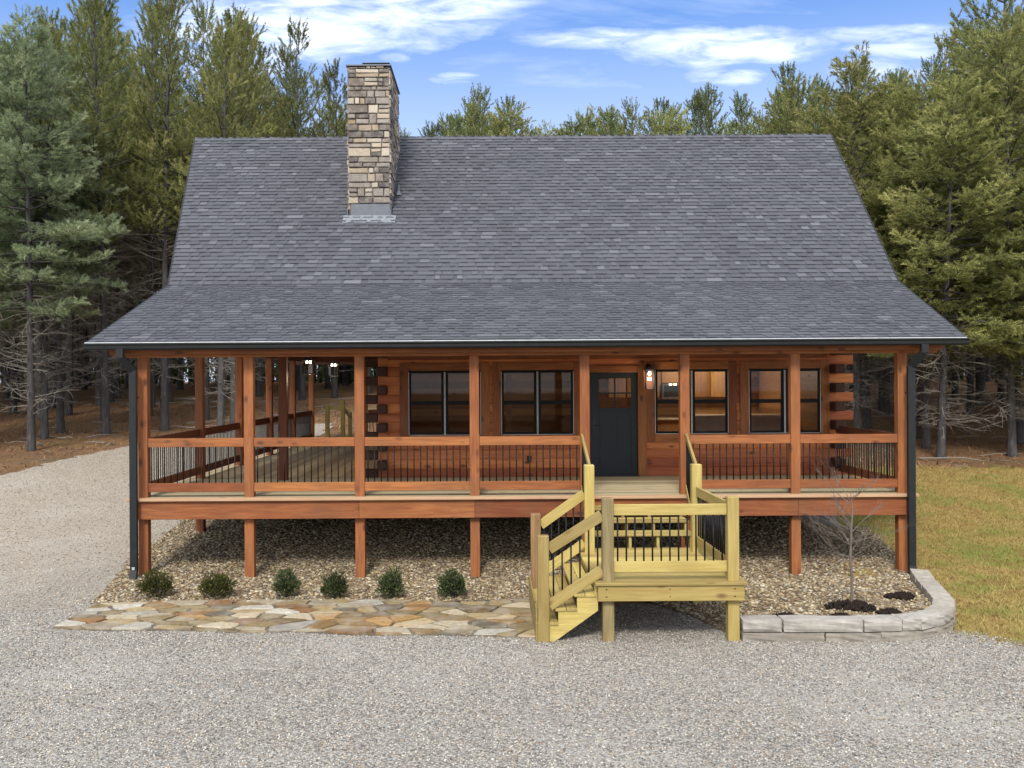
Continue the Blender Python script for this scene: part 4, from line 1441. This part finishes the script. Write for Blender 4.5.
def make_tree(seed, H, cb, kind):
    rg = np.random.default_rng(seed); rr = random.Random(seed)
    mb = MB(); dead = MB()
    r0 = .125 + .010 * (H - 14)
    lean = rg.normal(0, .012, 2)
    ph = rg.uniform(0, 6.28, 2)

    def trunk(z):
        t = z / H
        return np.array([lean[0] * z + .10 * math.sin(3.1 * t + ph[0]) * t, lean[1] * z + .10 * math.sin(2.7 * t + ph[1]) * t, z])

    def trad(z):
        return max(.012, r0 * (1 - z / H) ** .8 * (1 + .22 * math.exp(-z / .35)))

    zs = np.concatenate([[-.4, 0, .3, .8], np.linspace(1.6, H - .25, 16)])
    mb.tube([trunk(z) for z in zs], [trad(max(z, 0)) for z in zs], 9, .5)
    SB, SA, SL, ST = [], [], [], []
    up = np.array((0, 0, 1.))
    spec = {'olive': dict(Lm=2.25, nl=.125, per=40, w=.025, sh=(.3, .58), el0=.05, el1=.95),
            'dark': dict(Lm=2.1, nl=.12, per=40, w=.025, sh=(.3, .58), el0=.1, el1=1.0),
            'blue': dict(Lm=2.9, nl=.15, per=24, w=.023, sh=(.18, .34), el0=-.08, el1=.75),
            'lime': dict(Lm=3.0, nl=.13, per=22, w=.027, sh=(.22, .4), el0=-.1, el1=.7)}[kind]
    z = cb
    while z < H - .35:
        t = (z - cb) / (H - cb)
        airy = kind in ('olive', 'dark') and t > .42
        nb = rr.randint(3, 5) if airy else rr.randint(4, 6)
        a0 = rr.uniform(0, 6.28)
        prof = (1 - t) ** .62 * (.62 + .38 * min(1, t / .22)) + .10
        for k in range(nb):
            if rr.random() < .10: continue
            a = a0 + 6.283 * k / nb + rr.gauss(0, .25)
            L = spec['Lm'] * prof * rr.uniform(.65, 1.2)
            el = spec['el0'] + (spec['el1'] - spec['el0']) * t ** 1.3 + rr.gauss(0, .12)
            d = np.array([math.cos(a) * math.cos(el), math.sin(a) * math.cos(el), math.sin(el)])
            p = trunk(z); P = [p]
            nseg = 5
            for q in range(nseg):
                d = d + up * (.07 if kind in ('olive', 'dark') else (-.03 if q < 3 else .10)) + rg.normal(0, .06, 3)
                d = d / np.linalg.norm(d); P.append(P[-1] + d * L / nseg)
            mb.tube(P, np.linspace(max(.008, min(.04, trad(z) * .5)), .005, nseg + 1), 4, .5, caps=False)
            # branchlets with shoots
            nbl = max(3, int(L * (7.5 if kind in ('blue', 'lime') else 3.6 if airy else 5.0)))
            btone = rr.gauss(.42, .13)
            for q in range(nbl):
                u = .22 + .78 * (q + rr.random()) / nbl
                i = min(nseg - 1, int(u * nseg)); base = P[i] + (P[i + 1] - P[i]) * (u * nseg - i)
                ax = P[i + 1] - P[i]; ax = ax / np.linalg.norm(ax)
                side = np.cross(ax, up); side /= np.linalg.norm(side) + 1e-9
                sgn = 1 if q % 2 else -1
                bd = ax * rr.uniform(.35, .9) + side * sgn * rr.uniform(.4, .95) + up * (rr.uniform(.1, .6) if kind in ('olive', 'dark') else rr.uniform(-.12, .25))
                bd /= np.linalg.norm(bd)
                bl = (.18 + .42 * (1 - u) * L * .6) * rr.uniform(.6, 1.2)
                ns = 1 + int(bl / (.16 if kind in ('blue', 'lime') else .22))
                for s_ in range(ns):
                    f = (s_ + 1) / ns
                    sd = bd + rg.normal(0, .38, 3) + up * (.55 if kind in ('olive', 'dark') else .12)
                    sd /= np.linalg.norm(sd)
                    SB.append(base + bd * bl * f * .9); SA.append(sd); SL.append(rr.uniform(*spec['sh']))
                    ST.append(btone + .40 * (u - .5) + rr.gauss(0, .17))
            # tip
            sd = P[-1] - P[-2]; sd = sd / np.linalg.norm(sd) + up * .5; sd /= np.linalg.norm(sd)
            for m in range(2):
                SB.append(P[-1] - sd * .1 * m); SA.append(sd); SL.append(rr.uniform(*spec['sh']) * 1.2); ST.append(btone + .25)
        z += rr.uniform(.42, .68) if airy else rr.uniform(.30, .48)
    # leader: upright brushes at the top
    top = trunk(H - .3)
    for m in range(7):
        a = rr.uniform(0, 6.28); o = np.array([math.cos(a), math.sin(a), 0]) * rr.uniform(0, .35)
        sd = up + o * .7; sd /= np.linalg.norm(sd)
        for q in range(2):
            SB.append(top + o * .7 - up * rr.uniform(.0, .7) + sd * q * .3); SA.append(sd); SL.append(rr.uniform(.4, .6)); ST.append(.5 + rr.gauss(0, .1))
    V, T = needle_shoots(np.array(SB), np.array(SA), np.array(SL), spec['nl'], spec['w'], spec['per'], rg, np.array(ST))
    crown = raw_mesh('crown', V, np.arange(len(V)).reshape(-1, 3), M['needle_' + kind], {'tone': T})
    # bare dead limbs below the live crown
    nd = 80
    for k in range(nd):
        z = rr.uniform(1.3, cb + 1.2); a = rr.uniform(0, 6.28); L = rr.uniform(.6, 2.4) * (.6 + .4 * z / cb)
        el = rr.uniform(-.25, .4)
        d = np.array([math.cos(a) * math.cos(el), math.sin(a) * math.cos(el), math.sin(el)])
        P = [trunk(z)]
        for q in range(4):
            d = d + rg.normal(0, .13, 3) + up * -.02; d /= np.linalg.norm(d); P.append(P[-1] + d * L / 4)
        dead.tube(P, [.016, .012, .009, .006, .003], 4, .5, caps=False)
        for q in range(rr.randint(3, 7)):
            i = rr.randint(1, 3); e = d + rg.normal(0, .6, 3); e /= np.linalg.norm(e)
            l2 = L * rr.uniform(.2, .45)
            dead.tube([P[i], P[i] + e * l2 * .5 + rg.normal(0, .03, 3), P[i] + e * l2 + rg.normal(0, .06, 3)], [.008, .006, .003], 3, .5, caps=False)
    def mesh_of(b, nm, mat):
        o = b.build(nm, mat, smooth=True); me = o.data; bpy.data.objects.remove(o); return me
    return mesh_of(mb, 'trunk', M['bark']), crown, mesh_of(dead, 'dead_limbs', M['twig']), H


PROTO = {'olive': [make_tree(100 + i, 16 + .5 * i, 6.6 + .5 * i, 'olive') for i in range(3)],
         'dark': [make_tree(200 + i, 16 + .5 * i, 7.0, 'dark') for i in range(3)],
         'blue': [make_tree(300 + i, 15.5, 5.2, 'blue') for i in range(2)],
         'lime': [make_tree(400 + i, 15, [4.6, 3.6, 5.2][i], 'lime') for i in range(3)]}


def skyline(px):
    return float(np.interp(px, [-200, 0, 60, 110, 200, 235, 290, 340, 400, 440, 480, 540, 560, 640, 720, 760, 800, 850, 900, 940, 960, 1000, 1024, 1200],
                           [0, 15, 10, -25, -20, 25, 30, 70, 130, 105, 90, 128, 110, 105, 100, 100, 70, 70, 85, 75, 40, 10, 0, -30]))


TREES = []


def plant(x, y, kind, label, group, h=None, thick=1.0):
    pr = random.choice(PROTO[kind]); tr, cr, dd, H0 = pr
    z = float(G(x, y))
    px = 490 + 950 * x / y
    if h is None:
        ys_ = skyline(px) + random.uniform(-6, 40)
        h = (380 - ys_) * y / 950 + CAMZ - z
        h = min(19.5, max(11.5, h))
    s = h / H0
    t = thing('pine_tree', (x, y, z), label, 'tree', group)
    t.rotation_euler.z = random.uniform(0, 6.283); t.scale = (1. * max(.9, s), max(.9, s), s)
    for nm, me in (('trunk', tr), ('crown', cr), ('dead_limbs', dd)):
        o = bpy.data.objects.new(nm, me); COL.objects.link(o); o.parent = t
        if nm == 'trunk' and thick != 1: o.scale = (thick, thick, 1)
    TREES.append((x, y))
    return t


GL, GR, GB = 'pine woods left of the cabin', 'pine woods right of the cabin', 'pine woods behind the cabin'
FRONT = [
    (-14.45, 29.9, 'blue', 'pale trunked blue green pine at the gravel edge nearest the left photo border', GL, 13.5),
    (-15.6, 34.5, 'olive', 'dark trunk pine standing second in from the left photo border', GL, None),
    (-13.75, 34.0, 'olive', 'straight thick dark pine standing alone just left of the left downspout', GL, None),
    (-12.0, 35.0, 'olive', 'dark pine seen just right of the left downspout through the porch opening', GL, None),
    (-11.4, 38.0, 'dark', 'thinner pine behind the first porch opening, right of the thick one', GL, None),
    (-10.0, 37.0, 'olive', 'pine seen between the second and third left porch posts', GL, None),
    (-17.4, 31.5, 'blue', 'full bluish white pine filling the left photo border', GL, None),
    (-18.6, 27.5, 'blue', 'blue green pine leaning in from the left photo border, nearest the camera', GL, 11.5),
    (15.1, 27.5, 'lime', 'thick trunk pine with low yellow green boughs at the lawn edge right', GR, 12.2),
    (13.4, 29.2, 'lime', 'slim dark trunk close behind the right downspout', GR, None),
    (12.0, 31.0, 'lime', 'yellow green tree directly beyond the right end of the roof', GR, None),
    (16.8, 30.2, 'olive', 'tall dark pine rising to the top at the right photo border', GR, 17.2),
    (14.3, 31.5, 'lime', 'yellow green tree behind the thick trunk at the lawn edge', GR, None),
    (18.0, 28.5, 'lime', 'bright yellow green pine cut by the right photo border', GR, 10.5),
    (12.9, 27.2, 'lime', 'low boughed bright yellow green tree beside the right roof corner', GR, 10.6),
    (16.6, 26.6, 'lime', 'broad yellow green tree with boughs nearly at the lawn, cut by the right photo border', GR, 9.8),
    (10.9, 33.0, 'olive', 'grey trunk seen between the log corner and right porch post', GR, None),
]
for x, y, k, lab, grp, h in FRONT:
    plant(x, y, k, lab, grp, h)


def allowed(x, y):
    if y < 27: return False
    if x < -6 and x > -24 and inpoly(np.array([x - 1.2]), np.array([y]), DRIVE)[0]: return False
    if -9.3 < x < 10.4 and y < 46: return False
    if x <= -9.3 and y < 31 + .35 * max(0, x + 18): return False
    if x >= 10.4 and y < 29: return False
    if abs(x) > y * .60 + (8 if y < 44 else 4): return False
    return True


rg = random.Random(77)
cand = []
gyv = 29.
while gyv < 78:
    st_ = 3.1 if gyv < 48 else 3.7
    gxv = -52.
    while gxv < 52:
        x, y = gxv + rg.uniform(-1.2, 1.2), gyv + rg.uniform(-1.2, 1.2)
        if allowed(x, y) and all(math.hypot(x - a, y - b) > 1.7 for a, b in TREES): cand.append((x, y))
        gxv += st_
    gyv += st_
cand.sort(key=lambda p: p[1])
cand = cand[:275]
nb = 0
for x, y in cand:
    px = 490 + 950 * x / y
    if x < -8 and not (405 < px < 780 and y > 44):
        k = rg.choices(['olive', 'dark', 'blue'], [6, 2, 1.6 if px < 130 else .2])[0]
        lab = 'pine deep in the dark woods left of the cabin, one of many grey trunks'; grp = GL
    elif x > 9 and px > 780:
        k = rg.choices(['lime', 'olive', 'dark'], [4.5, 3, 2])[0] if y < 45 else rg.choice(['olive', 'dark'])
        lab = 'pine deep in the dark woods right of the cabin, one of many trunks'; grp = GR
    else:
        k = rg.choices(['olive', 'dark', 'lime'], [4, 3, 2])[0]
        lab = 'pine in the row behind the cabin, its top showing above the roof ridge'; grp = GB
    plant(x, y, k, lab, grp)

# pine straw, twigs and fallen branches on the forest floor
def straw():
    ok = lambda x, y: (np.abs(x) < y * .58 + 1) & ~inpoly(x + .22 * wob(x, y), y + .22 * wob(y, x), DRIVE) & ~((x > -6.5) & (x < 7.2) & (y < 31)) & ~inpoly(x, y, [(4, 9), (40, 9), (40, 25.5), (7, 25.2), (7, 24)])
    P = pts(90000, -26, 26, 20, 46, ok, lambda x, y: G(x, y) + .01, 31)
    rg = np.random.default_rng(32); n = len(P)
    a = rg.uniform(0, 6.283, n); L = rg.uniform(.08, .30, n); w = rg.uniform(.008, .018, n)
    d = np.stack([np.cos(a), np.sin(a), rg.normal(.05, .22, n)], 1) * L[:, None]; e = np.stack([-np.sin(a), np.cos(a), 0 * a], 1) * w[:, None]
    V = np.stack([P - e, P + e, P + d + np.array((0, 0, .02))], 1).reshape(-1, 3)
    pal = np.array([(.30, .17, .08), (.20, .10, .045), (.40, .27, .15), (.12, .075, .045), (.34, .20, .09)])
    C = np.repeat(pal[rg.integers(0, 5, n)], 3, 0)
    o = link('pine_straw', raw_mesh('pine_straw', V, np.arange(3 * n).reshape(-1, 3), M['pebble'], {'col': C}))
    tag(o, 'rust brown pine straw covering the ground under the pines', 'pine straw', kind='stuff')
    P = pts(900, -26, 26, 24, 50, ok, lambda x, y: G(x, y) + .02, 33)
    mb = MB(); rr = random.Random(3)
    for p in P[:420]:
        a = rr.uniform(0, 6.283); L = rr.uniform(.3, 1.9); r = rr.uniform(.008, .028)
        q = [p + np.array((math.cos(a) * L * t + rr.gauss(0, .04), math.sin(a) * L * t + rr.gauss(0, .04), .02 + .10 * math.sin(t * 3) * rr.random())) for t in (0, .35, .7, 1)]
        mb.tube(q, [r, r * .9, r * .7, r * .4], 5, .5)
    o = mb.build('fallen_branches', M['twig'])
    tag(o, 'grey fallen branches littering the ground under the pines', 'branches', kind='stuff')


straw()


# the wood goes on behind the last trees one can tell apart
def far_wood():
    rg = np.random.default_rng(9)
    n = 900
    y = rg.uniform(74, 120, n); x = rg.uniform(-1, 1, n) * (y * .8 + 12)
    z = G(x, y); H = rg.uniform(10, 14.5, n)
    a = np.arange(5) * 6.283 / 5
    ring = np.stack([np.cos(a), np.sin(a)], 1)
    V, F = [], []
    for i in range(n):
        b = len(V) * 0 + i * 10
        for h, r in ((-.3, .16), (H[i] - 1, .05)):
            V.append(np.stack([x[i] + ring[:, 0] * r, y[i] + ring[:, 1] * r, np.full(5, z[i] + h)], 1))
        F += [(b + k, b + (k + 1) % 5, b + 5 + (k + 1) % 5, b + 5 + k) for k in range(5)]
    per = 420
    t = rg.random((n, per)) ** .8
    hh = .1 + t * (H[:, None] - .1)
    rr = (2.6 * (1 - t) ** .5 + .25) * np.sqrt(rg.random((n, per)))
    an = rg.uniform(0, 6.283, (n, per))
    P = np.stack([x[:, None] + rr * np.cos(an), y[:, None] + rr * np.sin(an), z[:, None] + hh], -1).reshape(-1, 3)
    m = len(P)
    d = rg.normal(0, 1, (m, 3)) + np.array((0, 0, .4)); d /= np.linalg.norm(d, axis=1, keepdims=True)
    s = np.cross(d, rg.normal(0, 1, (m, 3))); s /= np.linalg.norm(s, axis=1, keepdims=True)
    L = rg.uniform(.25, .6, m)[:, None]
    Q = np.stack([P, P + d * L * .5 + s * L * .2, P + d * L, P + d * L * .5 - s * L * .2], 1).reshape(-1, 3)
    VT = np.concatenate(V)
    FF = np.concatenate([np.array(F), np.arange(4 * m).reshape(-1, 4) + len(VT)])
    tone = np.concatenate([np.zeros(len(VT)), np.repeat(np.clip(rg.normal(.35, .2, m), 0, 1), 4)])
    o = link('far_wood', raw_mesh('far_wood', np.concatenate([VT, Q]), FF, M['needle_dark'], {'tone': tone}))
    tag(o, 'dark mass of pine wood seen between the trunks beyond the last trees', 'woods', kind='stuff')


far_wood()

# ------------------------------------------------------------------ sky, sun, camera
SUN_EL, SUN_AZ = 43., 191.      # azimuth clockwise from +y: the sun stands behind the photographer, a little to the left
w = bpy.data.worlds.new('World'); scene.world = w; w.use_nodes = True
nt = w.node_tree; nt.nodes.clear()


class WT(NT):
    def __init__(self, tree):
        self.t = tree


k = WT(nt)
out = k.n('ShaderNodeOutputWorld'); bg = k.n('ShaderNodeBackground'); bg.inputs[1].default_value = .15
sky = k.n('ShaderNodeTexSky', sky_type='NISHITA', sun_disc=False)
sky.sun_elevation = R(SUN_EL); sky.sun_rotation = R(SUN_AZ); sky.altitude = 200; sky.air_density = 1.0; sky.dust_density = .6; sky.ozone_density = 1.5
gen = k.n('ShaderNodeTexCoord').outputs['Generated']
sx_, sy_, sz_ = k.sep(gen, 0), k.sep(gen, 1), k.sep(gen, 2)
zz = k.math('ADD', k.math('MAXIMUM', sz_, 0.), .10)
cmb = k.n('ShaderNodeCombineXYZ'); k.l(k.math('DIVIDE', sx_, zz), cmb.inputs[0]); k.l(k.math('DIVIDE', sy_, zz), cmb.inputs[1])
pl = cmb.outputs[0]
yy = k.math('MAXIMUM', sy_, .05)
cu, cv = k.math('DIVIDE', sx_, yy), k.math('DIVIDE', sz_, yy)
cc = k.n('ShaderNodeCombineXYZ'); k.l(cu, cc.inputs[0]); k.l(cv, cc.inputs[1])
uv = cc.outputs[0]
n1 = k.noise(k.map(uv, (9, 22, 1)), 1., 6, .6, .6); n2 = k.noise(k.map(uv, (7, 16, 1), loc=(5, 3, 0)), 1., 6, .6, .4); n3 = k.noise(k.map(uv, (14, 60, 1), loc=(2, 7, 0)), 1., 5, .6, .5)
fr_ = k.rng(sy_, .1, .3)
cl = None
# clouds drifting over the wood: bearing, height, half widths, density
for (u0, v0, ru, rv, dn) in ((-.205, .372, .16, .046, 1.), (-.07, .392, .12, .036, .9), (.125, .358, .085, .012, .75), (.255, .348, .13, .022, .95), (.25, .318, .05, .011, .8), (.44, .36, .10, .012, .7), (.47, .345, .10, .010, .7),
                             (-.035, .318, .03, .007, .6), (.42, .322, .07, .016, .5), (-.30, .345, .08, .03, .6), (-.10, .338, .02, .006, .5), (-.85, .36, .3, .05, .8), (.95, .33, .3, .04, .8)):
    du = k.math('MULTIPLY_ADD', n1, ru * 1.1, -u0 - ru * .55); du = k.math('DIVIDE', k.math('ADD', cu, du), ru)
    dv = k.math('MULTIPLY_ADD', n2, rv * 1.8, -v0 - rv * .9); dv = k.math('DIVIDE', k.math('ADD', cv, dv), rv)
    e = k.math('ADD', k.math('MULTIPLY', du, du), k.math('MULTIPLY', dv, dv))
    f = k.math('MULTIPLY', k.rng(e, 1.3, -.15), dn)
    cl = f if cl is None else k.math('MAXIMUM', cl, f)
cl = k.math('MULTIPLY', k.math('MULTIPLY', cl, k.rng(n3, .34, .62, .22, 1.)), fr_)
wisp = k.math('MULTIPLY', k.math('MULTIPLY', k.rng(k.noise(k.map(uv, (3.2, 15, 1), (0, 0, .1), (1, 1, 0)), 1., 5, .6, .5), .48, .80), .34), fr_)
hz = k.math('MULTIPLY', k.rng(sz_, .36, .17), .36)
over = k.math('MULTIPLY', k.math('MAXIMUM', k.rng(sz_, .50, .80), k.rng(sy_, .2, -.3)), k.rng(k.noise(pl, .8, 4), .25, .5, .55, .95))  # unseen cloud cover overhead and behind the camera, added to whiten the light
fac = k.math('MAXIMUM', k.math('MAXIMUM', k.math('MAXIMUM', cl, wisp), hz), over, clamp=True)
tint = k.mix(.74, sky.outputs[0], (.50, 1.32, 3.55))
skyc = k.mix(fac, tint, (6.6, 6.9, 7.4))
k.l(skyc, bg.inputs[0]); k.l(bg.outputs[0], out.inputs[0])

sun = bpy.data.lights.new('sun', 'SUN'); sun.energy = 2.5; sun.angle = R(14); sun.color = (1, .95, .87)
so = bpy.data.objects.new('sun', sun); COL.objects.link(so)
az, el = R(SUN_AZ), R(SUN_EL)
dirv = Vector((math.sin(az) * math.cos(el), math.cos(az) * math.cos(el), math.sin(el)))
so.rotation_euler = dirv.to_track_quat('Z', 'Y').to_euler(); so.location = dirv * 60

cam = bpy.data.cameras.new('camera'); co = bpy.data.objects.new('camera', cam); COL.objects.link(co)
cam.sensor_width = 36; cam.lens = 950 / 1024 * 36; cam.clip_end = 3000; cam.clip_start = .1
cam.shift_x = 22 / 1024; cam.shift_y = -4 / 1024
co.matrix_world = Matrix.Translation((0, 0, CAMZ)) @ Matrix.Rotation(R(90), 4, 'X') @ Matrix.Rotation(R(-.36), 4, 'Z')
scene.camera = co
vs = scene.view_settings
vs.view_transform = 'Standard'; vs.look = 'None'; vs.exposure = .70; vs.gamma = 1
scene.cycles.max_bounces = 6; scene.cycles.transparent_max_bounces = 12
scene.cycles.use_denoising = True
